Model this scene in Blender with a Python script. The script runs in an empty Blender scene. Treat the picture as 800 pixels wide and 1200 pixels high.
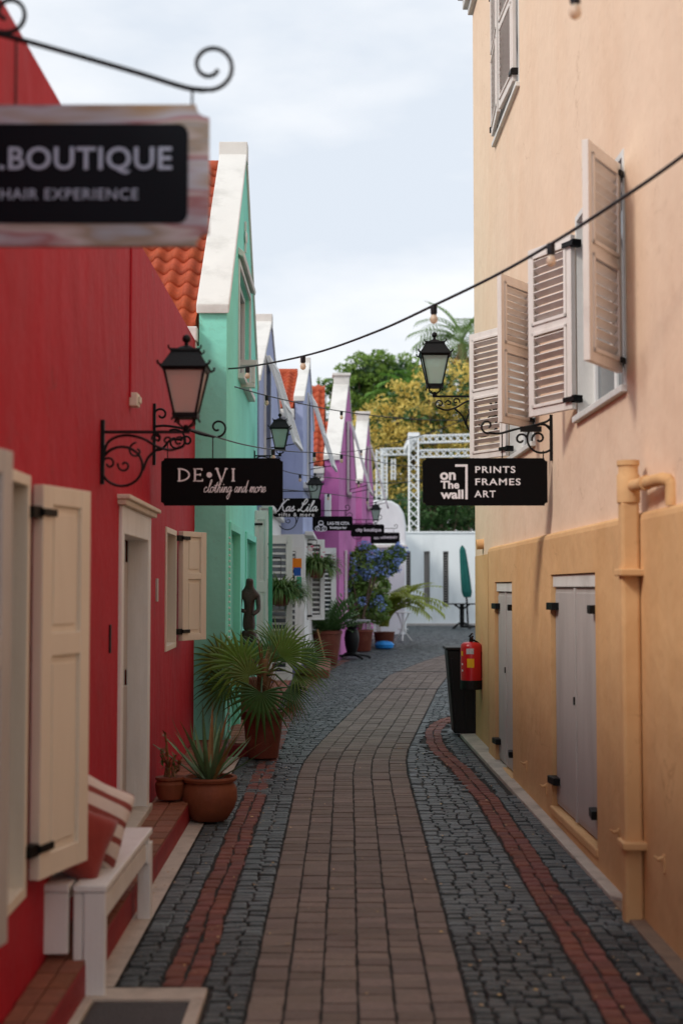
import bpy, bmesh, math, random
from math import sin, cos, pi, radians, sqrt, atan2
from mathutils import Vector, Matrix
random.seed(11)
SC = bpy.context.scene
COL = SC.collection

# ------------------------------------------------------------------ camera
F = 50/36*1200.0
CAMZ = 1.7
PITCH = math.atan(88/F)
cam_d = bpy.data.cameras.new('camera')
cam = bpy.data.objects.new('camera', cam_d); COL.objects.link(cam)
cam.location = (0, 0, CAMZ)
cam.rotation_euler = (pi/2+PITCH, 0, 0)
cam_d.sensor_fit = 'VERTICAL'; cam_d.sensor_height = 36; cam_d.sensor_width = 24
cam_d.lens = 50; cam_d.clip_start = .1; cam_d.clip_end = 3000
cam_d.dof.use_dof = True; cam_d.dof.focus_distance = 13.0; cam_d.dof.aperture_fstop = 1.9
SC.camera = cam

# ------------------------------------------------------------------ sky and sun
SUN_EL, SUN_AZ = radians(40), radians(236)     # azimuth clockwise from +Y: the sun stands behind and left of the camera
wd = bpy.data.worlds.new('World'); SC.world = wd; wd.use_nodes = True
nt = wd.node_tree; nt.nodes.clear()
def N(t, **k):
    n = nt.nodes.new(t)
    for a, b in k.items(): setattr(n, a, b)
    return n
out = N('ShaderNodeOutputWorld'); bg = N('ShaderNodeBackground'); bg.inputs[1].default_value = .1
sky = N('ShaderNodeTexSky', sky_type='NISHITA'); sky.sun_disc = False
sky.sun_elevation = SUN_EL; sky.sun_rotation = SUN_AZ; sky.air_density = 1.0; sky.dust_density = 2.0
tc = N('ShaderNodeTexCoord'); mp = N('ShaderNodeMapping'); mp.inputs['Scale'].default_value = (1.0, 1.0, 2.6)
mp.inputs['Location'].default_value = (.35, .1, .2)
n1 = N('ShaderNodeTexNoise'); n1.inputs['Scale'].default_value = 3.2; n1.inputs['Detail'].default_value = 7; n1.inputs['Roughness'].default_value = .52
r1 = N('ShaderNodeValToRGB'); r1.color_ramp.elements[0].position = .40; r1.color_ramp.elements[1].position = .58
r1.color_ramp.elements[0].color = (7.3, 7.9, 8.7, 1); r1.color_ramp.elements[1].color = (9.3, 9.5, 9.8, 1)
mx = N('ShaderNodeMix', data_type='RGBA'); mx.inputs[0].default_value = .93
L = nt.links.new
L(tc.outputs['Generated'], mp.inputs[0]); L(mp.outputs[0], n1.inputs['Vector']); L(n1.outputs['Fac'], r1.inputs[0])
L(sky.outputs[0], mx.inputs[6]); L(r1.outputs[0], mx.inputs[7]); L(mx.outputs[2], bg.inputs[0]); L(bg.outputs[0], out.inputs[0])
sd = bpy.data.lights.new('sun', 'SUN'); sd.energy = 1.7; sd.angle = radians(12); sd.color = (1, .93, .84)
sun = bpy.data.objects.new('sun', sd); COL.objects.link(sun)
sv = Vector((sin(SUN_AZ)*cos(SUN_EL), cos(SUN_AZ)*cos(SUN_EL), sin(SUN_EL)))
sun.rotation_euler = sv.to_track_quat('Z', 'Y').to_euler()
SC.view_settings.view_transform = 'Standard'; SC.view_settings.look = 'None'
SC.view_settings.exposure = 0.16; SC.view_settings.gamma = 1.0
SC.render.resolution_x = 682; SC.render.resolution_y = 1024
SC.cycles.max_bounces = 8; SC.cycles.transparent_max_bounces = 16

# ------------------------------------------------------------------ measuring helpers
def P(u, v, d):
    """world point at distance y=d seen at photo pixel (u,v)"""
    a = (u-400)/F; b = -(v-600)/F
    x = a; y = cos(PITCH)-b*sin(PITCH); z = sin(PITCH)+b*cos(PITCH)
    k = d/y
    return Vector((x*k, d, CAMZ+z*k))
def PX(u, v, x0, s):
    """world point on the plane x = x0 + s*y"""
    a = (u-400)/F; b = -(v-600)/F
    y = cos(PITCH)-b*sin(PITCH)
    return P(u, v, x0/(a/y-s))
def G(y): return .01*min(y, 60)
def WR(y): return 1.51-.0154*(y-7.73)
def WL(y): return -1.187-.0242*(y-5.62)
def lerp(a, b, t): return a+(b-a)*t
def pl(pts, x):
    for (a, b), (c, d) in zip(pts, pts[1:]):
        if x <= c: return lerp(b, d, max(0, (x-a)/(c-a)))
    return pts[-1][1]

# ------------------------------------------------------------------ materials
def lin(h):
    h = h.lstrip('#'); r = [int(h[i:i+2], 16)/255 for i in (0, 2, 4)]
    return tuple([(c/12.92 if c <= .04045 else ((c+.055)/1.055)**2.4) for c in r]+[1])
MATS = {}
def mat(name, col, rough=.6, var=.12, scale=6, bump=.15, bscale=40, stretch=(1,1,1), spec=.4, metal=0,
        rand=0, attr=False, stain=None, stain_amt=.5, stain_scale=1.2, trans=0, alpha=1, sheen=0, backlight=0, bdist=.01, chips=None, chip_amt=.4, trowel=0):
    if name in MATS: return MATS[name]
    m = bpy.data.materials.new(name); m.use_nodes = True; MATS[name] = m
    t = m.node_tree; ns = t.nodes; lk = t.links.new
    b = ns['Principled BSDF']; c = lin(col) if isinstance(col, str) else tuple(col)+(1,)
    b.inputs['Roughness'].default_value = rough; b.inputs['Metallic'].default_value = metal
    b.inputs['Specular IOR Level'].default_value = spec
    b.inputs['Transmission Weight'].default_value = trans; b.inputs['Alpha'].default_value = alpha
    if sheen: b.inputs['Sheen Weight'].default_value = sheen
    tcn = ns.new('ShaderNodeTexCoord'); geo = ns.new('ShaderNodeNewGeometry'); mpn = ns.new('ShaderNodeMapping')
    mpn.inputs['Scale'].default_value = stretch
    lk(geo.outputs['Position'], mpn.inputs[0])
    no = ns.new('ShaderNodeTexNoise'); no.inputs['Scale'].default_value = scale; no.inputs['Detail'].default_value = 6; no.inputs['Roughness'].default_value = .6
    lk(mpn.outputs[0], no.inputs['Vector'])
    hsv = ns.new('ShaderNodeHueSaturation'); hsv.inputs['Color'].default_value = c
    mr = ns.new('ShaderNodeMapRange'); mr.inputs[1].default_value = .25; mr.inputs[2].default_value = .75
    mr.inputs[3].default_value = 1-var; mr.inputs[4].default_value = 1+var
    lk(no.outputs['Fac'], mr.inputs[0])
    src = mr.outputs[0]
    if rand or attr:
        if attr:
            o = ns.new('ShaderNodeAttribute'); o.attribute_name = 'tone'; ro = o.outputs['Fac']
        else:
            o = ns.new('ShaderNodeObjectInfo'); ro = o.outputs['Random']
        m2 = ns.new('ShaderNodeMapRange'); m2.inputs[3].default_value = 1-rand; m2.inputs[4].default_value = 1+rand
        lk(ro, m2.inputs[0])
        mu = ns.new('ShaderNodeMath'); mu.operation = 'MULTIPLY'; lk(src, mu.inputs[0]); lk(m2.outputs[0], mu.inputs[1]); src = mu.outputs[0]
        wn = ns.new('ShaderNodeTexWhiteNoise'); wn.noise_dimensions = '1D'; lk(ro, wn.inputs['W'])
        m3 = ns.new('ShaderNodeMapRange'); m3.inputs[3].default_value = .5-rand*.045; m3.inputs[4].default_value = .5+rand*.045
        lk(wn.outputs['Value'], m3.inputs[0]); lk(m3.outputs[0], hsv.inputs['Hue'])
        m4 = ns.new('ShaderNodeMapRange'); m4.inputs[3].default_value = 1-rand*.4; m4.inputs[4].default_value = 1+rand*.2
        lk(wn.outputs['Value'], m4.inputs[0]); lk(m4.outputs[0], hsv.inputs['Saturation'])
    lk(src, hsv.inputs['Value'])
    colout = hsv.outputs[0]
    if stain:
        n3 = ns.new('ShaderNodeTexNoise'); n3.inputs['Scale'].default_value = stain_scale; n3.inputs['Detail'].default_value = 8; n3.inputs['Roughness'].default_value = .65
        mp3 = ns.new('ShaderNodeMapping'); mp3.inputs['Scale'].default_value = stretch; mp3.inputs['Location'].default_value = (3.1, 1.7, 9.2)
        lk(geo.outputs['Position'], mp3.inputs[0]); lk(mp3.outputs[0], n3.inputs['Vector'])
        rp = ns.new('ShaderNodeMapRange'); rp.inputs[1].default_value = .48; rp.inputs[2].default_value = .72; rp.inputs[4].default_value = stain_amt
        lk(n3.outputs['Fac'], rp.inputs[0])
        mm = ns.new('ShaderNodeMix'); mm.data_type = 'RGBA'; lk(rp.outputs[0], mm.inputs[0]); lk(colout, mm.inputs[6]); mm.inputs[7].default_value = lin(stain)
        colout = mm.outputs[2]
    if chips:
        # hairline cracks: warped cell edges, broken up by a second noise
        wv = ns.new('ShaderNodeTexNoise'); wv.inputs['Scale'].default_value = 2.2; wv.inputs['Detail'].default_value = 5; lk(geo.outputs['Position'], wv.inputs['Vector'])
        va = ns.new('ShaderNodeVectorMath'); va.operation = 'MULTIPLY_ADD'; va.inputs[1].default_value = (.9, .9, .9); lk(wv.outputs['Color'], va.inputs[0]); lk(geo.outputs['Position'], va.inputs[2])
        vo = ns.new('ShaderNodeTexVoronoi'); vo.feature = 'DISTANCE_TO_EDGE'; vo.inputs['Scale'].default_value = .75; lk(va.outputs[0], vo.inputs['Vector'])
        r6 = ns.new('ShaderNodeMapRange'); r6.inputs[1].default_value = .0025; r6.inputs[2].default_value = .007; r6.inputs[3].default_value = 1; r6.inputs[4].default_value = 0; lk(vo.outputs['Distance'], r6.inputs[0])
        r7 = ns.new('ShaderNodeMapRange'); r7.inputs[1].default_value = .5; r7.inputs[2].default_value = .62; r7.inputs[4].default_value = .55; lk(wv.outputs['Fac'], r7.inputs[0])
        m6 = ns.new('ShaderNodeMath'); m6.operation = 'MULTIPLY'; lk(r6.outputs[0], m6.inputs[0]); lk(r7.outputs[0], m6.inputs[1])
        m7 = ns.new('ShaderNodeMix'); m7.data_type = 'RGBA'; lk(m6.outputs[0], m7.inputs[0]); lk(colout, m7.inputs[6]); m7.inputs[7].default_value = lin(chips); colout = m7.outputs[2]
        # thin vertical rain streaks
        ms_ = ns.new('ShaderNodeMapping'); ms_.inputs['Scale'].default_value = (5, 5, .6); lk(geo.outputs['Position'], ms_.inputs[0])
        n8 = ns.new('ShaderNodeTexNoise'); n8.inputs['Scale'].default_value = 1.3; n8.inputs['Detail'].default_value = 4; lk(ms_.outputs[0], n8.inputs['Vector'])
        r8 = ns.new('ShaderNodeMapRange'); r8.inputs[1].default_value = .5; r8.inputs[2].default_value = .85; r8.inputs[4].default_value = .14; lk(n8.outputs['Fac'], r8.inputs[0])
        m8 = ns.new('ShaderNodeMix'); m8.data_type = 'RGBA'; lk(r8.outputs[0], m8.inputs[0]); lk(colout, m8.inputs[6]); m8.inputs[7].default_value = lin(chips); colout = m8.outputs[2]
        for sc_, lo_, hi_, am_ in ((11, .62, .66, chip_amt), (55, .69, .72, chip_amt*1.2)):
            n4 = ns.new('ShaderNodeTexNoise'); n4.inputs['Scale'].default_value = sc_; n4.inputs['Detail'].default_value = 3; n4.inputs['Roughness'].default_value = .7
            lk(geo.outputs['Position'], n4.inputs['Vector'])
            r4 = ns.new('ShaderNodeMapRange'); r4.inputs[1].default_value = lo_; r4.inputs[2].default_value = hi_; r4.inputs[4].default_value = am_
            lk(n4.outputs['Fac'], r4.inputs[0]); m5 = ns.new('ShaderNodeMix'); m5.data_type = 'RGBA'; lk(r4.outputs[0], m5.inputs[0]); lk(colout, m5.inputs[6]); m5.inputs[7].default_value = lin(chips); colout = m5.outputs[2]
    lk(colout, b.inputs['Base Color'])
    if bump:
        nb = ns.new('ShaderNodeTexNoise'); nb.inputs['Scale'].default_value = bscale; nb.inputs['Detail'].default_value = 5
        lk(geo.outputs['Position'], nb.inputs['Vector'])
        bu = ns.new('ShaderNodeBump'); bu.inputs['Strength'].default_value = bump; bu.inputs['Distance'].default_value = bdist
        lk(nb.outputs['Fac'], bu.inputs['Height']); lk(bu.outputs[0], b.inputs['Normal'])
        if trowel:
            nw = ns.new('ShaderNodeTexNoise'); nw.inputs['Scale'].default_value = 3.5; nw.inputs['Detail'].default_value = 3; lk(geo.outputs['Position'], nw.inputs['Vector'])
            b2 = ns.new('ShaderNodeBump'); b2.inputs['Strength'].default_value = trowel; b2.inputs['Distance'].default_value = .05; lk(nw.outputs['Fac'], b2.inputs['Height']); lk(b2.outputs[0], bu.inputs['Normal'])
        rr = ns.new('ShaderNodeMapRange'); rr.inputs[3].default_value = max(0, rough-.1); rr.inputs[4].default_value = min(1, rough+.12)
        lk(nb.outputs['Fac'], rr.inputs[0]); lk(rr.outputs[0], b.inputs['Roughness'])
    if backlight:
        tr = ns.new('ShaderNodeBsdfTranslucent'); lk(colout, tr.inputs[0]); ms = ns.new('ShaderNodeMixShader'); ms.inputs[0].default_value = backlight
        o_ = ns['Material Output']; lk(b.outputs[0], ms.inputs[1]); lk(tr.outputs[0], ms.inputs[2]); lk(ms.outputs[0], o_.inputs[0])
    return m
def glass_mat(name, col, clear, rough=.08):
    m = bpy.data.materials.new(name); m.use_nodes = True; MATS[name] = m
    t = m.node_tree; ns = t.nodes; lk = t.links.new; b = ns['Principled BSDF']
    b.inputs['Base Color'].default_value = lin(col); b.inputs['Roughness'].default_value = rough
    tr = ns.new('ShaderNodeBsdfTransparent'); tr.inputs[0].default_value = lin(col)
    ms = ns.new('ShaderNodeMixShader'); ms.inputs[0].default_value = clear
    lk(b.outputs[0], ms.inputs[1]); lk(tr.outputs[0], ms.inputs[2]); lk(ms.outputs[0], ns['Material Output'].inputs[0])
    return m

M_peach = mat('peach_plaster', '#ecd0b6', .88, .03, 1.1, .12, 35, (1,1,.35), spec=.15, stain='#dcb391', stain_amt=.35, stain_scale=.9, chips='#cfae92', chip_amt=.2, trowel=.3)
M_ochre = mat('ochre_plaster', '#dab080', .85, .04, 1.3, .15, 30, (1,1,.5), spec=.15, stain='#c9945c', stain_amt=.4, stain_scale=1.6, chips='#b58a5e', chip_amt=.2, trowel=.4)
M_red = mat('red_plaster', '#b3172b', .72, .08, 1.6, .15, 30, (1,1,.3), spec=.22, stain='#97303a', stain_amt=.5, stain_scale=1.8, chips='#8a3a3c', chip_amt=.2, trowel=.4)
M_green = mat('green_plaster', '#90e6d2', .85, .06, 1.5, .2, 25, (1,1,.4), spec=.15, stain='#76c7b2', stain_amt=.5, stain_scale=1.1, chips='#8bcdb6', chip_amt=.3, trowel=.3)
M_lav = mat('lavender_plaster', '#a9b3d6', .85, .06, 1.5, .2, 25, stain='#8791b3', stain_amt=.4)
M_mag = mat('magenta_plaster', '#c070ad', .85, .08, 1.4, .2, 25, stain='#a83f8f', stain_amt=.45)
M_white = mat('white_plaster', '#dddcd8', .7, .05, 2, .25, 25, stain='#a9a8a2', stain_amt=.55, stain_scale=2.2)
M_wwall = mat('pale_plaster', '#eaf0f2', .7, .04, 1.2, .2, 20, (1,1,.3), stain='#a3adb3', stain_amt=.4, stain_scale=1)
M_wood = mat('white_painted_wood', '#e2e3e2', .55, .04, 10, .1, 60, (1,1,.2), stain='#b3b1ab', stain_amt=.3, stain_scale=5)
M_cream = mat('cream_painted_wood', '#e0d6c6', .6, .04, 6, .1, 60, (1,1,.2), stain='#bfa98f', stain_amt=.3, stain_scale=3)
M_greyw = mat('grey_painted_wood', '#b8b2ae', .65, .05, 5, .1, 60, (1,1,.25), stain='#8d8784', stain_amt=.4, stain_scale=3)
M_blind = mat('shutter_paint', '#e0d8d2', .6, .04, 10, .1, 60, (1,1,.3), stain='#b8aca2', stain_amt=.4, stain_scale=6)
M_gpaint = mat('dark_green_paint', '#4aa98c', .5, .08, 6, .1, 60)
for m_ in (M_wood, M_cream, M_greyw, M_blind):
    t = m_.node_tree; ns = t.nodes; bu_ = [n for n in ns if n.type == 'BUMP'][0]; g_ = ns.new('ShaderNodeNewGeometry'); mg = ns.new('ShaderNodeMapping'); mg.inputs['Scale'].default_value = (90, 90, 3)
    ng = ns.new('ShaderNodeTexNoise'); ng.inputs['Scale'].default_value = 1; ng.inputs['Detail'].default_value = 4; t.links.new(g_.outputs['Position'], mg.inputs[0]); t.links.new(mg.outputs[0], ng.inputs['Vector'])
    b3 = ns.new('ShaderNodeBump'); b3.inputs['Strength'].default_value = .35; b3.inputs['Distance'].default_value = .004; t.links.new(ng.outputs['Fac'], b3.inputs['Height']); t.links.new(b3.outputs[0], bu_.inputs['Normal'])
M_iron = mat('black_wrought_iron', '#08090b', .5, .2, 20, .2, 90, spec=.25)
M_board = mat('black_sign_board', '#050406', .55, .15, 20, .05, 80, spec=.12)
M_letter = mat('pale_lettering', '#f0eef2', .5, .03, 20, 0)
M_tile = mat('terracotta_roof_tile', '#b04e2e', .75, .2, 14, .4, 60, rand=.06, stain='#8a3f2a', stain_amt=.5, stain_scale=6)
M_path = mat('brown_paver', '#796c64', .8, .14, 30, .5, 140, rand=.2, stain='#62544b', stain_amt=.5, stain_scale=1.8)
M_path_s = mat('brown_paver_far', '#796c64', .8, .14, 30, .5, 140, rand=.2, attr=True, stain='#62544b', stain_amt=.5, stain_scale=1.8)
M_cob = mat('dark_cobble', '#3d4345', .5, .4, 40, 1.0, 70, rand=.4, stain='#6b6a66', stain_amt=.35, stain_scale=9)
M_cob_s = mat('dark_cobble_far', '#4a5255', .42, .35, 40, .8, 90, rand=.4, attr=True, stain='#6b6a66', stain_amt=.35, stain_scale=9)  # lighter than the near cobbles: grazing sky sheen put into the colour
M_brk = mat('red_street_brick', '#75443a', .75, .2, 30, .6, 110, rand=.2, stain='#54403a', stain_amt=.45, stain_scale=5)
M_brk_s = mat('red_street_brick_far', '#75443a', .75, .2, 30, .6, 110, rand=.25, attr=True, stain='#54403a', stain_amt=.45, stain_scale=5)
M_step = mat('terracotta_step_tile', '#85503a', .75, .2, 20, .4, 90, rand=.15, stain='#6d4330', stain_amt=.4, stain_scale=4)
M_stepred = mat('red_painted_riser', '#8f1f26', .6, .15, 8, .3, 50, stain='#5a2a2a', stain_amt=.5, stain_scale=6)
M_earth = mat('street_bed', '#2e2a27', .95, .3, 20, .6, 60)
M_far = mat('far_ground', '#4d5052', .9, .3, 6, .5, 30)
M_conc = mat('pale_concrete', '#bdb2a6', .85, .12, 9, .5, 60, stain='#756c64', stain_amt=.6, stain_scale=4)
M_concd = mat('stained_concrete', '#84705f', .85, .15, 9, .5, 60, stain='#52433b', stain_amt=.7, stain_scale=4)
M_slab = mat('dark_stone_slab', '#3b3535', .6, .2, 15, .5, 70)
M_pot = mat('terracotta_pot', '#7f452b', .7, .2, 10, .3, 50, stain='#7b4030', stain_amt=.5, stain_scale=6)
M_potd = mat('brown_terracotta_pot', '#6d3526', .65, .16, 9, .3, 50, stain='#a06a55', stain_amt=.35, stain_scale=5)
M_soil = mat('soil', '#2c211b', .95, .3, 40, .8, 60)
M_leaf = mat('green_leaf', '#66873a', .45, .2, 14, .1, 60, rand=.25, backlight=.25)
M_leafd = mat('dark_green_leaf', '#426634', .4, .2, 14, .1, 60, rand=.25, backlight=.2)
M_aloe = mat('aloe_leaf', '#5f8258', .4, .15, 10, .1, 60, rand=.2)
M_straw = mat('dry_palm_fibre', '#8c6a42', .8, .25, 20, .3, 60, rand=.2)
M_fern = mat('fern_leaf', '#5b7c40', .5, .3, 14, 0, stain='#8a7648', stain_amt=.5, stain_scale=8, backlight=.25)
M_areca = mat('areca_leaf', '#a2b04a', .45, .2, 6, 0, backlight=.3)
M_blue = mat('blue_blossom', '#93ade8', .6, .2, 20, 0, backlight=.25)
M_pink = mat('pink_blossom', '#d2567f', .6, .2, 20, 0, backlight=.25)
M_yell = mat('yellow_tree_leaf', '#e3ca6c', .55, .25, 2.5, 0, backlight=.3, stain='#a7a552', stain_amt=.5, stain_scale=1.1)
M_tgrn = mat('tree_leaf', '#7c9c45', .5, .25, 2, 0, backlight=.3, stain='#8a9448', stain_amt=.4, stain_scale=.8)
M_tpalm = mat('palm_frond', '#74944a', .5, .2, 2, 0, backlight=.3)
M_bark = mat('bark', '#6a5a4a', .9, .25, 6, .8, 20)
M_alu = mat('white_truss_metal', '#eef2f4', .4, .04, 10, 0)
M_bin = mat('black_bin_plastic', '#060607', .5, .2, 10, .1, 40)
M_ext = mat('extinguisher_red', '#c4141f', .28, .05, 8, 0, spec=.6)
M_yel = mat('yellow_label', '#e8b21c', .5, .05, 8, 0)
M_grl = mat('grey_label', '#b9bcc2', .5, .25, 60, 0)
M_umb = mat('teal_canvas', '#0d5a55', .8, .15, 8, .3, 40)
M_cushr = mat('rust_red_cushion', '#8e2f26', .9, .12, 20, .4, 160, sheen=.3)
M_cushw = mat('cream_cushion', '#d9cbc2', .9, .06, 20, .4, 160, sheen=.3)
M_stripe = mat('cushion_stripe', '#8f4742', .9, .1, 20, .3, 160)
M_statue = mat('dark_carved_wood', '#3a2720', .5, .3, 20, .5, 50)
M_cable = mat('black_cable', '#17161c', .6, .1, 10, 0)
M_bulb = glass_mat('bulb_glass', '#f0dcc6', .4, .1)
M_pane = mat('dark_window_pane', '#39414a', .08, .1, 2, 0, spec=.7)
M_lglass = glass_mat('milky_lantern_glass', '#dcebe4', .6, .3)
M_pglass = glass_mat('wall_tinted_lantern_glass', '#f4e4de', .6, .3)  # pink of the red wall seen through is put into the glass colour
M_orange = mat('orange_cloth', '#e88319', .8, .05, 10, .2, 50)
M_bluec = mat('blue_cloth', '#1f56a8', .8, .05, 10, .2, 50)
M_green2 = mat('green_cloth', '#3fae8a', .8, .05, 10, .2, 50)
M_plinth = mat('slate_plinth', '#6e7390', .7, .1, 6, .3, 30)
M_ball = mat('blue_plastic', '#2f8fe0', .35, .05, 6, 0)
M_litter = mat('dry_litter', '#c9a878', .8, .3, 60, 0, rand=.35, attr=True)

# ------------------------------------------------------------------ mesh helpers
class MB:
    def __init__(s): s.v = []; s.f = []; s.t = []; s.tone = None
    def add(s, vs, fs, tone=0.5):
        o = len(s.v); s.v += [tuple(p) for p in vs]; s.f += [tuple(i+o for i in f) for f in fs]; s.t += [tone]*len(fs); return s
    def box(s, x0, x1, y0, y1, z0, z1, M=None, tone=.5):
        vs = [Vector(p) for p in ((x0,y0,z0),(x1,y0,z0),(x1,y1,z0),(x0,y1,z0),(x0,y0,z1),(x1,y0,z1),(x1,y1,z1),(x0,y1,z1))]
        if M: vs = [M @ p for p in vs]
        return s.add(vs, [(0,3,2,1),(4,5,6,7),(0,1,5,4),(1,2,6,5),(2,3,7,6),(3,0,4,7)], tone)
    def hexa(s, b, t, tone=.5):
        return s.add(list(b)+list(t), [(3,2,1,0),(4,5,6,7),(0,1,5,4),(1,2,6,5),(2,3,7,6),(3,0,4,7)], tone)
    def bar(s, a, b, w, h=None, up=(0,0,1)):
        a = Vector(a); b = Vector(b); h = h or w; d = (b-a).normalized(); u = Vector(up)
        if abs(d.dot(u)) > .95: u = Vector((0,1,0)) if abs(d.y) < .9 else Vector((1,0,0))
        r = d.cross(u).normalized(); u = r.cross(d)
        q = lambda c: [c-r*w/2-u*h/2, c+r*w/2-u*h/2, c+r*w/2+u*h/2, c-r*w/2+u*h/2]
        return s.hexa(q(a), q(b))
    def tube(s, pts, r, n=6, cap=True):
        pts = [Vector(p) for p in pts]; rs = r if isinstance(r, (list, tuple)) else [r]*len(pts)
        o = len(s.v); prev = None
        for i, p in enumerate(pts):
            d = (pts[min(i+1, len(pts)-1)]-pts[max(i-1, 0)]).normalized()
            if prev is None:
                u = Vector((0,0,1)) if abs(d.z) < .9 else Vector((0,1,0))
                a = d.cross(u).normalized()
            else:
                a = (prev-d*prev.dot(d)).normalized()
            prev = a; b = d.cross(a)
            for k in range(n):
                w = 2*pi*k/n; s.v.append(tuple(p+(a*cos(w)+b*sin(w))*rs[i]))
        for i in range(len(pts)-1):
            for k in range(n):
                k2 = (k+1) % n; s.f.append((o+i*n+k, o+i*n+k2, o+(i+1)*n+k2, o+(i+1)*n+k)); s.t.append(.5)
        if cap:
            s.f.append(tuple(o+k for k in range(n))[::-1]); e = o+(len(pts)-1)*n; s.f.append(tuple(e+k for k in range(n))); s.t += [.5, .5]
        return s
    def lathe(s, prof, n=20, c=(0,0,0), M=None, sx=1, sy=1):
        o = len(s.v); c = Vector(c)
        for r, z in prof:
            for k in range(n):
                w = 2*pi*k/n; p = Vector((r*cos(w)*sx, r*sin(w)*sy, z))
                if M: p = M @ p
                s.v.append(tuple(p+c))
        for i in range(len(prof)-1):
            for k in range(n):
                k2 = (k+1) % n; s.f.append((o+i*n+k, o+i*n+k2, o+(i+1)*n+k2, o+(i+1)*n+k)); s.t.append(.5)
        s.f.append(tuple(o+k for k in range(n))[::-1]); e = o+(len(prof)-1)*n; s.f.append(tuple(e+k for k in range(n))); s.t += [.5, .5]
        return s
    def ball(s, c, r, n=10, sz=1):
        return s.lathe([(max(.0005, r*sin(pi*i/6)), -r*sz*cos(pi*i/6)) for i in range(7)], n, c)
    def prism(s, poly, f0, f1):
        """poly: list of 2d points; f0,f1: functions mapping them to 3d front and back"""
        n = len(poly); a = [f0(*p) for p in poly]; b = [f1(*p) for p in poly]
        return s.add(a+b, [tuple(range(n)), tuple(range(2*n-1, n-1, -1))]+[(i, n+i, n+(i+1) % n, (i+1) % n) for i in range(n)])
    def quad(s, *p, tone=.5): return s.add(p, [tuple(range(len(p)))], tone)
    def mesh(s, name, m, smooth=False, off=None):
        me = bpy.data.meshes.new(name)
        vs = s.v if off is None else [(a-off[0], b-off[1], c-off[2]) for a, b, c in s.v]
        me.from_pydata(vs, [], s.f); me.materials.append(m)
        bm = bmesh.new(); bm.from_mesh(me); bmesh.ops.recalc_face_normals(bm, faces=bm.faces); bm.to_mesh(me); bm.free()
        at = me.attributes.new('tone', 'FLOAT', 'FACE')
        if len(s.t) == len(me.polygons): at.data.foreach_set('value', s.t)
        if smooth: me.polygons.foreach_set('use_smooth', [True]*len(me.polygons))
        me.update(); return me
    def build(s, name, m, parent=None, world=True, loc=None, rot=None, bevel=0, smooth=False, kind=None, label=None):
        off = None
        if world and parent is not None: off = wpos(parent)
        elif world and loc is not None: off = Vector(loc)
        me = s.mesh(name, m, smooth, off)
        o = link(name, me, parent)
        if not world and loc is not None: o.location = loc
        if world and parent is None and loc is not None: o.location = loc
        if rot: o.rotation_euler = rot
        if bevel:
            b = o.modifiers.new('bevel', 'BEVEL'); b.width = bevel; b.segments = 2; b.limit_method = 'ANGLE'; b.angle_limit = radians(40)
        if smooth:
            try:
                me.set_sharp_from_angle(angle=radians(42))
            except Exception: pass
        if kind: o['kind'] = kind
        if label: o['label'] = label
        return o
def wpos(o):
    p = Vector((0,0,0))
    while o is not None: p += o.location; o = o.parent
    return p
def link(name, data, parent=None):
    o = bpy.data.objects.new(name, data); COL.objects.link(o)
    if parent is not None: o.parent = parent
    return o
def tag(o, label, cat, group=None, kind=None):
    o['label'] = label; o['category'] = cat
    if group: o['group'] = group
    if kind: o['kind'] = kind
    return o
def thing(name, label, cat, loc=(0,0,0), rz=0, group=None):
    o = link(name, None); o.location = loc; o.rotation_euler = (0,0,rz); o.empty_display_size = .2
    return tag(o, label, cat, group)
def kids(o): return [c for c in COL.objects if c.parent == o]
def copy_tree(o, parent=None):
    c = o.copy(); COL.objects.link(c); c.parent = parent
    for k in kids(o): copy_tree(k, c)
    return c
def spiral(cx, cz, r0, r1, a0, a1, n=26):
    """2d points along a spiral, angles in degrees"""
    return [(cx+lerp(r0, r1, i/n)*cos(radians(lerp(a0, a1, i/n))), cz+lerp(r0, r1, i/n)*sin(radians(lerp(a0, a1, i/n)))) for i in range(n+1)]
def curve2(pts, n=6):
    """Catmull-Rom through 2d/3d points"""
    q = [Vector(p) for p in pts]; q = [q[0]*2-q[1]]+q+[q[-1]*2-q[-2]]; o = []
    for i in range(1, len(q)-2):
        for k in range(n):
            t = k/n
            o.append(.5*((2*q[i])+(q[i+1]-q[i-1])*t+(2*q[i-1]-5*q[i]+4*q[i+1]-q[i+2])*t*t+(3*q[i]-q[i-1]-3*q[i+1]+q[i+2])*t**3))
    o.append(q[-2]); return o
def text_mesh(body, size, bold=0, shear=0, spacing=1, align='CENTER'):
    cu = bpy.data.curves.new('lettering', 'FONT'); cu.body = body; cu.size = size; cu.offset = bold; cu.shear = shear
    cu.space_character = spacing; cu.align_x = align; cu.align_y = 'CENTER'; cu.extrude = .002; cu.resolution_u = 3
    o = bpy.data.objects.new('lettering', cu); COL.objects.link(o)
    dg = bpy.context.evaluated_depsgraph_get(); me = bpy.data.meshes.new_from_object(o.evaluated_get(dg))
    bpy.data.objects.remove(o); return me
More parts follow.
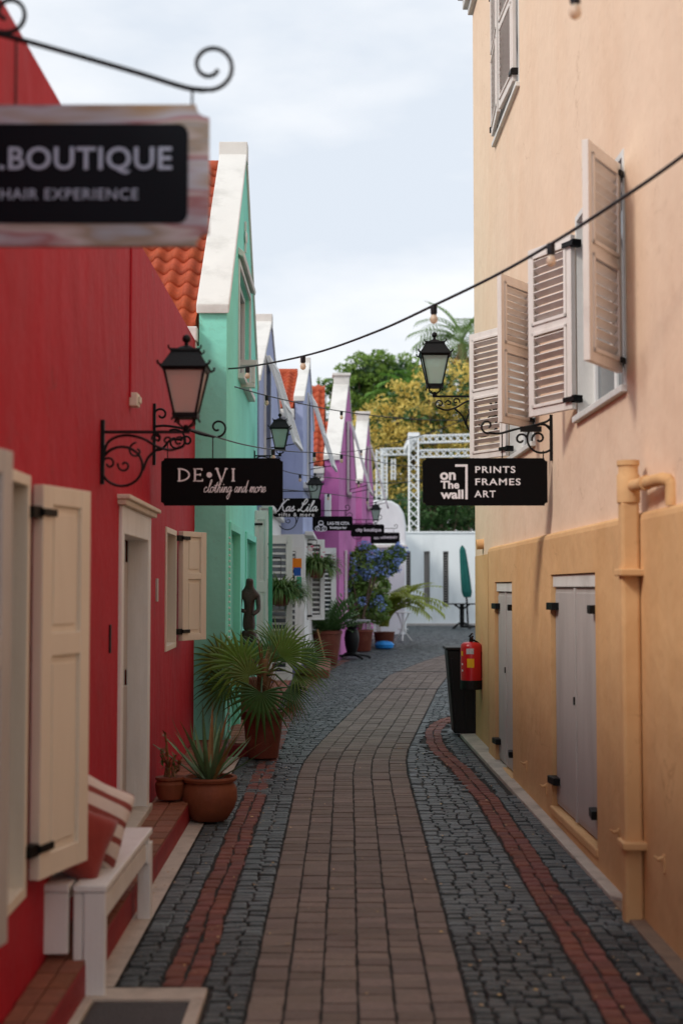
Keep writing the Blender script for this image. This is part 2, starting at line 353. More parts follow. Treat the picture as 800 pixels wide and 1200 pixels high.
def text(body, size, loc, parent, m=None, width=None, name='lettering', height=None, **k):
    """text standing in the XZ plane facing -Y, at world point loc"""
    me = text_mesh(body, size, **k); me.materials.clear(); me.materials.append(m or M_letter); me.name = name
    o = link(name, me, parent); o.location = Vector(loc)-wpos(parent); o.rotation_euler = (pi/2, 0, 0)
    if width:
        xs = [v.co.x for v in me.vertices]; w = max(xs)-min(xs); o.scale = (width/w,)*3
        if height: ys_ = [v.co.y for v in me.vertices]; o.scale = (width/w, height/(max(ys_)-min(ys_)), width/w); o.location.z -= (max(ys_)+min(ys_))/2*o.scale.y
        if k.get('align') != 'LEFT':
            cx = (max(xs)+min(xs))/2*width/w; o.location.x -= cx
    return o

# ================================================================== GROUND
def sheet(name, m, edge, y0, y1, dz, kind='structure', n=30):
    """flat sheet between edge(y) -> (xa, xb)"""
    b = MB(); ys = [lerp(y0, y1, i/n) for i in range(n+1)]
    for y in ys:
        xa, xb = edge(y); b.v += [(xa, y, G(y)+dz), (xb, y, G(y)+dz)]
    for i in range(n): b.f.append((2*i, 2*i+1, 2*i+3, 2*i+2)); b.t.append(.5)
    o = b.build(name, m); 
    if kind: o['kind'] = kind
    return o
b = MB()
for y0, y1 in ((-60, 60), (60, 1500)):
    z0, z1 = G(y0)-.024, G(y1)-.024
    b.quad((-900, y0, z0), (900, y0, z0), (900, y1, z1), (-900, y1, z1))
ground = b.build('ground', M_far); ground['kind'] = 'structure'

PATH_L = [(3.0,-.37),(12.0,-.365),(12.8,-.345),(13.6,-.29),(14.8,-.175),(21.2,.51),(23.7,.78),(26.8,1.41),(29.8,2.14),(46,6.2)]
PATH_R = [(3.0,.475),(12.2,.56),(13.0,.585),(13.8,.64),(15.0,.765),(21.0,1.41),(23.9,1.79),(27.0,2.5),(29.8,3.15),(46,7.2)]
BAND = curve2([(1.095,4.9),(1.095,7.5),(1.10,10.4),(1.045,12.2),(.945,13.7),(.95,14.85),(1.06,15.9),(1.25,16.7),(1.6,17.2),(2.3,17.4)], 8)
BANDL = curve2([(-.66,4.9),(-.66,8),(-.665,12),(-.66,17),(-.62,20),(-.5,22.5),(-.28,25),(.1,28)], 8)
def house_line(y): return pl([(13,-1.08),(18.5,-1.1),(22.8,-1.0),(23,-.6),(27.4,-.55),(28,-.05),(33,.36),(33.5,.48),(38.5,.86),(39,1.2),(46,1.4)], y)

street = sheet('street', M_earth, lambda y: (-1.05 if y < 22 else house_line(y)-.1, WR(y)+.3 if y < 14.8 else .16*y+2.2), -3, 46.2, -.014, n=90)
# one stone or brick: a block with a rounded, slightly uneven top, 1 x 1 in plan
def block_verts(j, top, rnd):
    r = lambda a: rnd.uniform(-a, a)
    A = [(-.5+r(j), -.5+r(j)), (.5+r(j), -.5+r(j)), (.5+r(j), .5+r(j)), (-.5+r(j), .5+r(j))]
    vs = [(x, y, -.03) for x, y in A]+[(x, y, top*-.35) for x, y in A]+[(x*.84+r(.02), y*.82+r(.02), r(top*.15)) for x, y in A]
    return vs
BF = [(0,1,5,4),(1,2,6,5),(2,3,7,6),(3,0,4,7),(4,5,9,8),(5,6,10,9),(6,7,11,10),(7,4,8,11),(8,9,10,11)]
def block_meshes(name, m, j, top, n=8):
    r = random.Random(5); o = []
    for i in range(n):
        b = MB(); b.add(block_verts(j, top, r), BF); me = b.mesh(name, m); o.append(me)
    return o
PV = block_meshes('paver', M_path, .006, .004); CB = block_meshes('cobble', M_cob, .075, .016, 14); BK = block_meshes('brick', M_brk, .05, .014, 12)
rnd = random.Random(3)
def lay(spec, meshes, mb, parent, name, jit, limit, zj):
    """spec: (x,y,w,l,angle) list sorted near to far: the first limit become objects, the rest go into mb"""
    n = 0
    for x, y, w, l, a in spec:
        if y < 5.95 and x-w/2 < -.535: continue
        z = G(y)+rnd.uniform(-zj, zj)
        if y > 5.0 and n < limit:
            o = link(name, rnd.choice(meshes), parent); o.location = (x, y, z); o.scale = (w, l, 1); o.rotation_euler = (rnd.uniform(-.012, .012), rnd.uniform(-.02, .02), a+rnd.uniform(-jit, jit)*.5); n += 1
        else:
            vs = block_verts(jit, .012 if jit > .04 else .006, rnd); ca, sa = cos(a), sin(a)
            mb.add([(x+px*w*ca-py*l*sa, y+px*w*sa+py*l*ca, z+pz) for px, py, pz in vs], BF, rnd.random())
# central path: six columns
path = sheet('path', M_earth, lambda y: (pl(PATH_L, y), pl(PATH_R, y)), 3, 46, -.009, n=100)
spec = []
y = 4.7
while y < 44:
    L0, R0 = pl(PATH_L, y), pl(PATH_R, y); dxy = (pl(PATH_L, y+.5)-L0)/.5; a = -math.atan(dxy)*.9
    for k in range(6):
        w = (R0-L0)/6; xx = L0+w*(k+.5)
        spec.append((xx+rnd.uniform(-.003, .003), y+rnd.uniform(-.005, .005)+(.02 if k % 2 else 0), w-.012, .107-.0015, a*.0 if abs(a) < .03 else a*.5))
    y += .107 if y < 30 else .16
mb = MB(); lay(spec, PV, mb, path, 'paver', .006, 300, .0028); mb.build('far_pavers', M_path_s, path, kind='stuff')
# brick bands
def band(name, line, w, parent_name, lim):
    par = MB()
    ln = [Vector((p[0], p[1])) for p in line]
    for i in range(len(ln)-1):
        d = (ln[i+1]-ln[i]).normalized(); nn = Vector((d.y, -d.x)); e = (ln[min(i+2, len(ln)-1)]-ln[i+1]); e = (e.normalized() if e.length > 0 else d); n2 = Vector((e.y, -e.x))
        p = [ln[i]-nn*w/2, ln[i]+nn*w/2, ln[i+1]+n2*w/2, ln[i+1]-n2*w/2]
        par.quad(*[(q.x, q.y, G(q.y)-.0115) for q in p])
    st = par.build(parent_name, M_earth); st['kind'] = 'structure'
    spec = []
    for c in (-1, 1):
        acc = .03*c; i = 0; pos = 0
        s = 0; seg = 0; tot = sum((b_-a_).length for a_, b_ in zip(ln, ln[1:]))
        s = .0 if c < 0 else .05
        while s < tot-.05:
            Lb = rnd.uniform(.098, .118)+ (.0 if s < 12 else .01); t = s+Lb/2; acc = 0
            for a_, b_ in zip(ln, ln[1:]):
                l = (b_-a_).length
                if acc+l >= t: break
                acc += l
            d = (b_-a_).normalized(); q = a_+d*(t-acc)+Vector((d.y, -d.x))*c*w/4
            spec.append((q.x+rnd.uniform(-.006, .006)+.005*sin(q.y*3.1)+.003*sin(q.y*7.7), q.y, w/2-.010+rnd.uniform(-.006, .003), Lb-.010, atan2(-d.x, d.y)))
            s += Lb
    spec.sort(key=lambda p: p[1]); mb = MB()
    lay(spec, BK, mb, st, 'brick', .03, lim, .0025); mb.build('far_bricks', M_brk_s, st, kind='stuff')
    return ln
bandR = band('brick', BAND, .175, 'curved_brick_band', 150)
bandL = band('brick', BANDL, .175, 'straight_brick_band', 150)
def near_line(x, y, ln):
    return min((Vector((x, y))-p).length for p in ln if abs(p.y-y) < 1.2) if any(abs(p.y-y) < 1.2 for p in ln) else 9
spec = []
y = 4.7
while y < 46:
    st_ = .072 if y < 22 else .09
    segs = []
    L0, R0 = pl(PATH_L, y), pl(PATH_R, y)
    if y < 11: segs = [(-.925, -.755), (-.57 if y > 5.99 else -.53, L0-.005), (R0+.006, 1.0), (1.19, 1.41-.02*(y-7.5))]
    else:
        lft = -.925 if y < 22 else house_line(y)+.1
        segs = [(lft, L0-.005), (R0+.006, min(.135*y+1.0, 9) if y > 15.4 else WR(y)-.18)]
    for a, c in segs:
        n = max(1, round((c-a)/(.088 if y < 22 else .11))); ws = [rnd.uniform(.75, 1.25) for _ in range(n)]; sw = sum(ws); x = a
        off = [rnd.uniform(-.012, .012) for _ in range(n)]
        for k in range(n):
            w = ws[k]/sw*(c-a); xc = x+w/2; x += w; yc = y+off[k]+.006*sin(xc*9+y*2)
            if y >= 11 and (near_line(xc, yc, bandR) < .125 or near_line(xc, yc, bandL) < .125): continue
            spec.append((xc, yc, w-.009, st_*rnd.uniform(.86, .98)-.004, rnd.uniform(-.06, .06)))
    y += st_
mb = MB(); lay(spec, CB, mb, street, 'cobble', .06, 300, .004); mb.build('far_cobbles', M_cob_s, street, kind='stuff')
# curbs
sheet('left_curb', M_conc, lambda y: (-1.07+.004*(y-7), -.93), 5.92, 13.2, .006, n=20)
def blk(name, m, pts, z0, z1, parent=None, kind='structure', bevel=.006):
    b = MB(); n = len(pts)
    b.add([(x, y, G(y)+z0) for x, y in pts]+[(x, y, G(y)+z1) for x, y in pts], [tuple(range(n))[::-1], tuple(range(n, 2*n))]+[(i, (i+1) % n, n+(i+1) % n, n+i) for i in range(n)])
    o = b.build(name, m, parent, bevel=bevel)
    if kind and parent is None: o['kind'] = kind
    return o
rc = blk('right_curb', M_conc, [(1.40,7.5),(1.6,7.35),(1.5,15.0),(1.24,15.0)], -.03, .02)
blk('wall_foot_patch', M_concd, [(1.43,4.4),(1.7,4.4),(1.62,7.34),(1.395,7.45)], -.03, .012)
# drain frame near the camera and its slab
dr = MB()
for x0, x1, y0, y1 in ((-1.06,-.545,5.74,5.90),(-.60,-.545,4.4,5.738),(-1.06,-.985,4.4,5.738)): dr.box(x0, x1, y0, y1, .03, G(5.5)+.014)
o = dr.build('drain_cover', M_conc, bevel=.006); tag(o, 'dark stone drain slab in a pale concrete frame beside the white bench', 'drain cover')
sl = MB(); sl.box(-.98, -.605, 4.4, 5.735, .03, G(5.4)+.004); sl.build('slab', M_slab, o, bevel=.005)
# channel lines crossing the far path
for i, (yy, xa, xb) in enumerate(((20.95, .42, 1.5), (24.6, .88, 2.2))):
    b = MB(); b.box(xa, xb, yy-.05, yy+.05, G(yy)-.01, G(yy)+.006); o = b.build('drain_channel', M_slab)
    tag(o, ('narrow dark drain strip crossing the brown path below the bin', 'narrow dark drain strip crossing the path at its far bend')[i], 'drain strip')
# litter
b = MB()
for i in range(320):
    y = rnd.uniform(5.2, 14); x = rnd.choice((rnd.uniform(-1.05, -.4), rnd.uniform(.5, 1.45), rnd.uniform(-1.05, 1.45)))
    s = rnd.uniform(.004, .015); a = rnd.uniform(0, 6.28); z = G(y)+.008
    b.add([(x+s*cos(a), y+s*sin(a), z), (x-s*.5*sin(a), y+s*.5*cos(a), z+.004), (x-s*cos(a), y-s*sin(a), z+.002), (x+s*.5*sin(a), y-s*.5*cos(a), z+.001)], [(0,1,2,3)], rnd.random())
b.build('fallen_litter', M_litter, kind='stuff')

# ================================================================== LEFT STEPS
stp = MB(); pr = [(y, WL(y)-.02, -1.015) for y in (3.5, 13.28)]
blk('left_step', M_stepred, [(-1.3,3.5),(-1.017,3.5),(-1.04,13.2),(-1.45,13.2)], -.03, .138, bevel=.008)
step = bpy.data.objects['left_step']
TB = block_meshes('tile', M_step, .008, .004, 6)
y = 4.4
while y < 13.2:
    xa = WL(y)+.003; xb = -1.01-.002*y; n = 2
    for k in range(2):
        w = (xb-xa)/2; o = link('tile', rnd.choice(TB), step); o.location = (xa+w*(k+.5), y+.1, G(y)+.152); o.scale = (w-.006, .196, .4)
    y += .2
blk('left_sidewalk', M_stepred, [(-1.25,13.28),(-.80,13.28),(-.80,22.6),(-1.25,22.6)], -.03, .105, bevel=.008)
sw = bpy.data.objects['left_sidewalk']
y = 13.3
while y < 22.4:
    for k in range(3):
        o = link('tile', rnd.choice(TB), sw); o.location = (-1.12+.1+.115*k-.03, y+.11, G(y)+.118); o.scale = (.109, .21, .4)
    y += .22
blk('far_step', M_step, [(-.56,23.1),(-.2,23.1),(-.2,27.3),(-.5,27.3)], -.03, .13)

# ================================================================== WALL BUILDER
def facade(name, m, xf, top, zb, d0, d1, holes, thick, side, parent, breaks=(), reveal_m=None, depth=.12, cap=True):
    """a wall standing along y; xf(y)=front x; top(y)=upper edge; holes=[(y0,y1,z0,z1)]; side=-1: body lies towards -x"""
    ys = sorted(set([d0, d1]+list(breaks)+[h[0] for h in holes]+[h[1] for h in holes])); ys = [y for y in ys if d0 <= y <= d1]
    yy = []
    for a, c in zip(ys, ys[1:]):
        n = max(1, int((c-a)/1.5)); yy += [lerp(a, c, i/n) for i in range(n)]
    yy.append(ys[-1]); b = MB()
    zbf = zb if callable(zb) else (lambda y: zb)
    for a, c in zip(yy, yy[1:]):
        cuts = sorted([(h[2], h[3]) for h in holes if h[0] < (a+c)/2 < h[1]]); z = None
        lo = (zbf(a), zbf(c))
        for h0, h1 in cuts+[(None, None)]:
            hi = (top(a), top(c)) if h0 is None else (h0, h0)
            b.quad((xf(a), a, lo[0]), (xf(c), c, lo[1]), (xf(c), c, hi[1]), (xf(a), a, hi[0]))
            if h0 is None: break
            lo = (h1, h1)
        t = side*thick
        if cap: b.quad((xf(a), a, top(a)), (xf(c), c, top(c)), (xf(c)+t, c, top(c)), (xf(a)+t, a, top(a)))
        b.quad((xf(a)+t, a, zbf(a)), (xf(c)+t, c, zbf(c)), (xf(c)+t, c, top(c)), (xf(a)+t, a, top(a)))
    for y in (d0, d1): b.quad((xf(y), y, zbf(y)), (xf(y)+side*thick, y, zbf(y)), (xf(y)+side*thick, y, top(y)), (xf(y), y, top(y)))
    for y0, y1, z0, z1 in holes:
        e = side*depth
        A = [(xf(y0), y0, z0), (xf(y1), y1, z0), (xf(y1), y1, z1), (xf(y0), y0, z1)]; B = [(x+e, y, z) for x, y, z in A]
        for i in range(4): b.quad(A[i], A[(i+1) % 4], B[(i+1) % 4], B[i])
    return b.build(name, m, parent)
def bx(name, m, x0, x1, y0, y1, z0, z1, parent, bevel=0, **k):
    b = MB(); b.box(x0, x1, y0, y1, z0, z1); return b.build(name, m, parent, bevel=bevel, **k)

# ---- shutter leaves: built in local axes, x along the leaf from its hinge, z up, y = thickness (front is -y)
def slat_mesh(w, m, d=.046, t=.008, tilt=38):
    b = MB(); M = Matrix.Rotation(radians(tilt), 4, 'X'); b.box(0, w, -d/2, d/2, -t/2, t/2, M); return b.mesh('slat', m)
def louvre_leaf(w, h, m, parent, loc, rz, panels=((.05,.5),(.54,.95)), pitch=.05, st=.055, th=.035, hinge=True, name='shutter', slat_objs=True, tilt=38, side=-1, dark=False):
    b = MB()
    b.box(0, st, -th/2, th/2, 0, h); b.box(w-st, w, -th/2, th/2, 0, h)
    zz = [0]+[v*h for p in panels for v in p]+[h]
    for i in range(0, len(zz), 2): b.box(st-.001, w-st+.001, -th/2+.002, th/2-.002, zz[i], zz[i+1])
    # a raised bead round each louvred opening
    for a, c in panels:
        a *= h; c *= h
        for (p, q, r, s_) in ((st, w-st, a, a+.014), (st, w-st, c-.014, c), (st, st+.014, a, c), (w-st-.014, w-st, a, c)):
            b.box(p-.006, q+.006, -th/2-.009, -th/2+.004, r-.004, s_+.004); b.box(p-.006, q+.006, th/2-.004, th/2+.009, r-.004, s_+.004)
    f = b.build(name, m, parent, world=False, loc=Vector(loc)-wpos(parent), rot=(0,0,rz), bevel=.003)
    sm = slat_mesh(w-2*st+.004, m, tilt=tilt)
    if dark:
        for a, c in panels: b = MB(); b.box(st-.01, w-st+.01, th/2-.003, th/2+.004, a*h, c*h); b.build('gap_shade_sheet', M_pane, f, world=False)  # dark sheet added behind the slats, standing in for shade in the gaps
    jn = MB()
    for a, c in panels:
        n = max(2, int((c-a)*h/pitch))
        for i in range(n):
            z = lerp(a*h+.02, c*h-.02, (i+.5)/n)
            if slat_objs:
                o = link('slat', sm, f); o.location = (st-.002, .002, z); o.rotation_euler = (radians(rnd.uniform(-2, 2)), 0, 0)
            else:
                M = Matrix.Translation((0, .002, z)) @ Matrix.Rotation(radians(tilt), 4, 'X'); jn.box(st-.002, w-st+.002, -.017, .017, -.0035, .0035, M)
    if not slat_objs: jn.build('louvres', m, f, world=False, kind='stuff')
    if hinge:
        for z in (h*.04, h*.93):
            b = MB(); b.box(-.05, .07, *sorted((side*(th/2+.022), side*(th/2+.010))), z, z+.03); b.box(-.05, -.012, -.03, .03, z-.008, z+.038); b.build('hinge', M_iron, f, world=False)
    return f
def panel_leaf(w, h, m, parent, loc, rz, th=.045, splits=(.06,.56,.62,.95), name='shutter', label=None, st=.085):
    b = MB()
    b.box(0, st, -th/2, th/2, 0, h); b.box(w-st, w, -th/2, th/2, 0, h)
    z = [0]+[s_*h for s_ in splits]+[h]
    for i in range(0, len(z), 2): b.box(st-.001, w-st+.001, -th/2+.0015, th/2-.0015, z[i], z[i+1])
    f = b.build(name, m, parent, world=False, loc=Vector(loc)-wpos(parent), rot=(0,0,rz), bevel=.004, label=label)
    for i in (1, 3):
        b = MB(); b.box(st, w-st, -.006, .010, z[i], z[i+1]); b.box(st+.03, w-st-.03, -.012, -.005, z[i]+.03, z[i+1]-.03); b.build('panel', m, f, world=False, bevel=.004)
    for zz in (h*.07, h*.92):
        b = MB(); b.box(-.07, .0, -.02, .02, zz-.01, zz+.035); b.box(-.01, .10, -th/2-.010, -th/2-.001, zz, zz+.028); b.build('hinge', M_iron, f, world=False)
    return f

# ================================================================== RIGHT BUILDING
RB = thing('yellow_building', 'tall peach and ochre plastered building filling the right side of the alley', 'building', (1.6, 9, 0))
WIN = [(7.54, 8.92, 2.77, 4.02), (10.74, 12.12, 2.80, 4.05), (11.45, 13.0, 5.82, 7.3)]
DRH = [(8.2, 9.78, .21, 1.785), (11.75, 12.9, .14, 1.745)]
facade('wall', M_peach, WR, lambda y: 7.8, lambda y: G(y)-.05, 1.0, 14.9, WIN+DRH, .5, 1, RB, depth=.13)
bx('side_wall', M_peach, WR(14.9)+.02, 9, 14.55, 14.888, -.1, 7.79, RB)
def ledge():
    def xw(y): return WR(y)-.045
    y0, y1 = 1.0, 13.4; b = MB(); holes = DRH
    ys = sorted([y0, y1]+[h[0] for h in holes]+[h[1] for h in holes]+[3, 5, 6, 7, 10.5, 11.2])
    for a, c in zip(ys, ys[1:]):
        lo = G(a)-.05; cuts = sorted([(h[2], h[3]) for h in holes if h[0] < (a+c)/2 < h[1]])
        for h0, h1 in cuts+[(2.03, 0)]:
            b.quad((xw(a), a, lo), (xw(c), c, lo), (xw(c), c, h0), (xw(a), a, h0)); lo = h1
        prof = [(0, 2.03), (.006, 2.055), (.022, 2.07), (.05, 2.078)]
        for (p, z), (q, w) in zip(prof, prof[1:]): b.quad((xw(a)+p, a, z), (xw(c)+p, c, z), (xw(c)+q, c, w), (xw(a)+q, a, w))
    prof = [(-.002, G(y1)-.05), (-.002, 2.03), (.02, 2.07), (.05, 2.078)]
    for (p, z), (q, w) in zip(prof, prof[1:]): b.quad((xw(y1)+p, y1, z), (xw(y1)+q, y1, w), (WR(y1)+.06, y1+.25, w), (WR(y1)+.01, y1+.3, z))
    for h in holes:
        A = [(xw(h[0]), h[0], h[2]), (xw(h[1]), h[1], h[2]), (xw(h[1]), h[1], h[3]), (xw(h[0]), h[0], h[3])]
        B = [(x+.06, y, z) for x, y, z in A]
        for i in range(4): b.quad(A[i], A[(i+1) % 4], B[(i+1) % 4], B[i])
    b.build('lower_wall', M_ochre, RB)
ledge()
facade('ochre_skin', M_ochre, lambda y: WR(y)-.004, lambda y: 2.02, lambda y: G(y)-.05, 13.72, 14.896, [], .006, 1, RB)  # flat ochre skin added over the wall foot instead of a peach-to-ochre gradient
cor = MB()
for z0, z1, o_ in ((7.82, 7.9, .05), (7.9, 8.02, .10), (8.02, 8.1, .15)):
    cor.prism([(WR(1)-o_, 1), (WR(14.9)-o_, 14.9+o_), (9, 14.9+o_), (9, 1)], lambda x, y: (x, y, z0), lambda x, y: (x, y, z1))
cor.build('cornice', M_white, RB, bevel=.01)
bx('roof', M_conc, 1.9, 8.9, 1.1, 14.7, 7.6, 7.7, RB)
# windows
def rwin(y0, y1, z0, z1):
    b = MB(); x = WR((y0+y1)/2)+.085; t = .055
    b.box(x, x+.05, y0, y0+t, z0, z1); b.box(x, x+.05, y1-t, y1, z0, z1); b.box(x, x+.05, y0+t, y1-t, z1-t, z1); b.box(x, x+.05, y0+t, y1-t, z0, z0+t); b.box(x+.003, x+.047, (y0+y1)/2-.025, (y0+y1)/2+.025, z0+t, z1-t)
    w = b.build('window', M_wood, RB, bevel=.004)
    bx('pane', M_pane, x+.02, x+.028, y0+t, y1-t, z0+t, z1-t, w)
    s_ = MB(); s_.prism([(WR(y0-.04)-.035, y0-.04), (WR(y1+.04)-.035, y1+.04), (WR(y1+.04)+.12, y1+.04), (WR(y0-.04)+.12, y0-.04)], lambda x, y: (x, y, z0-.035), lambda x, y: (x, y, z0+.005))
    s_.build('sill', M_white, w, bevel=.005)
    # thin white surround
    f = MB()
    for a, c, p, q in ((y0-.03, y0+.012, z0, z1+.03), (y1-.012, y1+.03, z0, z1+.03), (y0+.012, y1-.012, z1-.012, z1+.03)):
        f.prism([(WR(a)-.006, a), (WR(c)-.006, c), (WR(c)+.16, c), (WR(a)+.16, a)], lambda x, y: (x, y, p+.006), lambda x, y: (x, y, q))
    f.build('surround', M_white, w)
for w in WIN: rwin(*w)
def rleaf(hy, z0, h, w, ang_open, far):
    """hinge at hy on the right wall; far=True: hinged at the far jamb"""
    x = WR(hy)-.03
    # leaf direction: closed far leaf runs towards -y, near leaf towards +y; swung out through -x
    if far: a = -pi/2-radians(ang_open)
    else: a = pi/2+radians(ang_open)
    f = louvre_leaf(w, h, M_blind, RB, (x, hy, z0), a, panels=((.05, .49), (.54, .95)), pitch=.056, tilt=40, side=1)
    return f
rleaf(7.54, 2.84, 1.13, .50, 150, False)
rleaf(8.90, 2.82, 1.11, .50, 155, True)
rleaf(10.74, 2.90, 1.10, .50, 146, False)
rleaf(12.10, 2.82, 1.12, .53, 150, True)
rleaf(11.5, 5.86, 1.4, .70, 3, False)
rleaf(12.95, 5.86, 1.4, .70, 2, True)
# low doors
def rdoor(y0, y1, z0, z1):
    x = WR((y0+y1)/2)+.005
    d = thing_part('door', RB)
    ym = (y0+y1)/2
    b = MB(); b.prism([(WR(y0)-.03, y0+.01), (WR(y1)-.03, y1-.01), (WR(y1)+.1, y1-.01), (WR(y0)+.1, y0+.01)], lambda x, y: (x, y, z1-.085), lambda x, y: (x, y, z1-.006))
    b.build('lintel', M_white, d, bevel=.005)
    for a, c in ((y0+.015, ym-.004), (ym+.004, y1-.015)):
        b = MB()
        b.prism([(WR(a)-.012, a), (WR(c)-.012, c), (WR(c)+.03, c), (WR(a)+.03, a)], lambda x, y: (x, y, z0+.02), lambda x, y: (x, y, z1-.09))
        b.prism([(WR(a)-.018, a+.02), (WR(c)-.018, c-.02), (WR(c)+.0, c-.02), (WR(a)+.0, a+.02)], lambda x, y: (x, y, z0+.05), lambda x, y: (x, y, z1-.12))
        b.build('door_leaf', M_greyw, d, bevel=.004)
    b = MB(); b.prism([(WR(ym)-.026, ym-.02), (WR(ym)-.026, ym+.02), (WR(ym), ym+.02), (WR(ym), ym-.02)], lambda x, y: (x, y, z0+.02), lambda x, y: (x, y, z1-.09)); b.build('meeting_strip', M_greyw, d, bevel=.003)
    for z in (z0+.16, z1-.24):
        for a, s_ in ((y0+.0, 1), (y1, -1)):
            b = MB(); c = a+s_*.17; b.prism([(WR(a)-.078, a), (WR(c)-.062, c), (WR(c)-.01, c), (WR(a)-.01, a)], lambda x, y: (x, y, z), lambda x, y: (x, y, z+.05)); b.build('hinge', M_iron, d, bevel=.004)
    b = MB(); b.box(WR(ym)-.036, WR(ym)-.02, ym-.010, ym+.010, .96, 1.01); b.build('latch', M_iron, d)
    b = MB(); b.prism([(WR(y0)-.06, y0-.02), (WR(y1)-.06, y1+.02), (WR(y1)+.06, y1+.02), (WR(y0)+.06, y0-.02)], lambda x, y: (x, y, z0-.05), lambda x, y: (x, y, z0+.004)); b.build('sill', M_ochre, d, bevel=.01)
def thing_part(name, parent):
    o = link(name, None, parent); o.empty_display_size = .1; return o
for h in DRH: rdoor(*h)
# painted drain pipe with straps
dp = thing_part('drainpipe', RB); y = 7.07; x = WR(y)-.093
b = MB(); b.box(x-.046, x+.046, y-.046, y+.046, .06, 2.17); b.build('pipe', M_ochre, dp, bevel=.016)
b = MB(); b.lathe([(.047, 2.16), (.058, 2.165), (.058, 2.30), (.05, 2.31), (.05, 2.345), (.057, 2.35), (.057, 2.375)], 14, (x, y, 0)); b.build('collar', M_ochre, dp, smooth=True)
b = MB(); b.tube([(x+.01, y, 2.245), (x+.035, y-.30, 2.245), (x+.055, y-.50, 2.245), (x+.075, y-.53, 2.24), (x+.09, y-.54, 2.22), (x+.09, y-.54, 2.12)], .031, 12); b.lathe([(.037, -.02), (.037, .02)], 12, (x+.03, y-.26, 2.245), Matrix.Rotation(pi/2, 4, 'X')); b.build('elbow', M_ochre, dp, smooth=True)
for z in (1.80, .47):
    b = MB(); b.box(x-.065, WR(y), y-.11, y+.06, z, z+.035); b.build('strap', M_ochre, dp, bevel=.006)
dp.location.z = -.045
# small stubs and hooks standing on the plaster
for (u, v) in ((617, 898), (640, 925), (778, 1012), (725, 980)):
    p = PX(u, v, 1.51+.0154*7.73-.045, -.0154)
    b = MB(); b.tube([(p.x+.01, p.y, p.z+.03), (p.x-.03, p.y, p.z+.02), (p.x-.05, p.y, p.z+.035)], [.012, .01, .004], 7); b.box(p.x-.008, p.x+.02, p.y-.015, p.y+.015, p.z-.04, p.z+.04); b.build('hook', M_ochre, RB)
p = PX(566, 637, 1.51+.0154*7.73, -.0154)
b = MB(); b.tube([(p.x+.05, p.y, p.z), (p.x-.07, p.y, p.z-.01)], .05, 12); b.build('vent_stub', M_ochre, RB, smooth=True)

# ================================================================== LEFT RED BUILDING
RD = thing('red_building', 'low red plastered building with cream shutters along the left of the alley', 'building', (-1.4, 8, 0))
RTOP = lambda y: 3.55+.035*y
RH = [(3.75, 5.35, .55, 2.12), (7.95, 9.42, .17, 2.16), (10.55, 11.38, 1.22, 2.15)]
facade('wall', M_red, WL, RTOP, lambda y: G(y)-.05, 1.0, 13.8, RH, .35, -1, RD, depth=.2)
bx('roof', M_conc, -6, WL(5)-.3, 1, 13.7, 3.3, 3.42, RD)
bx('side_wall', M_red, -6, WL(13.8)-.352, 13.5, 13.79, -.1, 3.9, RD)
b = MB(); b.tube([(WL(8.36)+.004, 8.36, 3.84), (WL(8.36)+.004, 8.36, 2.82)], .008, 5); b.build('conduit', M_red, RD)
b = MB(); b.box(WL(8.42), WL(8.42)+.05, 8.36, 8.47, 2.77, 2.85); b.box(WL(8.42)+.05, WL(8.42)+.065, 8.385, 8.445, 2.79, 2.83); b.build('junction_box', M_cream, RD, bevel=.006)
# window openings of the red wall
def lwin(y0, y1, z0, z1, reveal=.17, mid=True):
    b = MB(); x = WL((y0+y1)/2)-reveal; t = .06
    b.box(x-.05, x, y0, y0+t, z0, z1); b.box(x-.05, x, y1-t, y1, z0, z1); b.box(x-.05, x, y0+t, y1-t, z1-t, z1); b.box(x-.05, x, y0+t, y1-t, z0, z0+t)
    if mid: b.box(x-.047, x-.003, (y0+y1)/2-.02, (y0+y1)/2+.02, z0+t, z1-t)
    w = b.build('window', M_cream, RD, bevel=.004)
    bx('pane', M_pane, x-.03, x-.022, y0+t, y1-t, z0+t, z1-t, w)
    f = MB()
    for a, c, p, q in ((y0, y0+.045, z0, z1), (y1-.045, y1, z0, z1), (y0+.045, y1-.045, z1-.045, z1), (y0+.045, y1-.045, z0, z0+.045)):
        f.prism([(WL(a)+.012, a), (WL(c)+.012, c), (WL(c)-reveal, c), (WL(a)-reveal, a)], lambda x, y: (x, y, p+.001), lambda x, y: (x, y, q-.001))
    f.build('surround', M_cream, w, bevel=.003)
    return w
lwin(*RH[0]); lwin(*RH[2], mid=False)
# leaves: local x runs from the hinge; far-jamb leaf swung back against the wall
def lleaf(hy, z0, h, w, phi, m=M_cream, label=None, off=.07, splits=(.06,.56,.62,.95)):
    return panel_leaf(w, h, m, RD, (WL(hy)+off, hy, z0), radians(phi), label=label, splits=splits)
lleaf(5.40, .60, 1.49, .42, 75, off=.03)
lleaf(11.42, 1.27, .88, .38, 66, off=.04)
# the near leaf: hinged out of frame, half open, painted grey
panel_leaf(.62, 1.5, M_greyw, RD, (WL(3.78)+.03, 3.78, .62), radians(83), label='grey painted leaf nearest the camera')
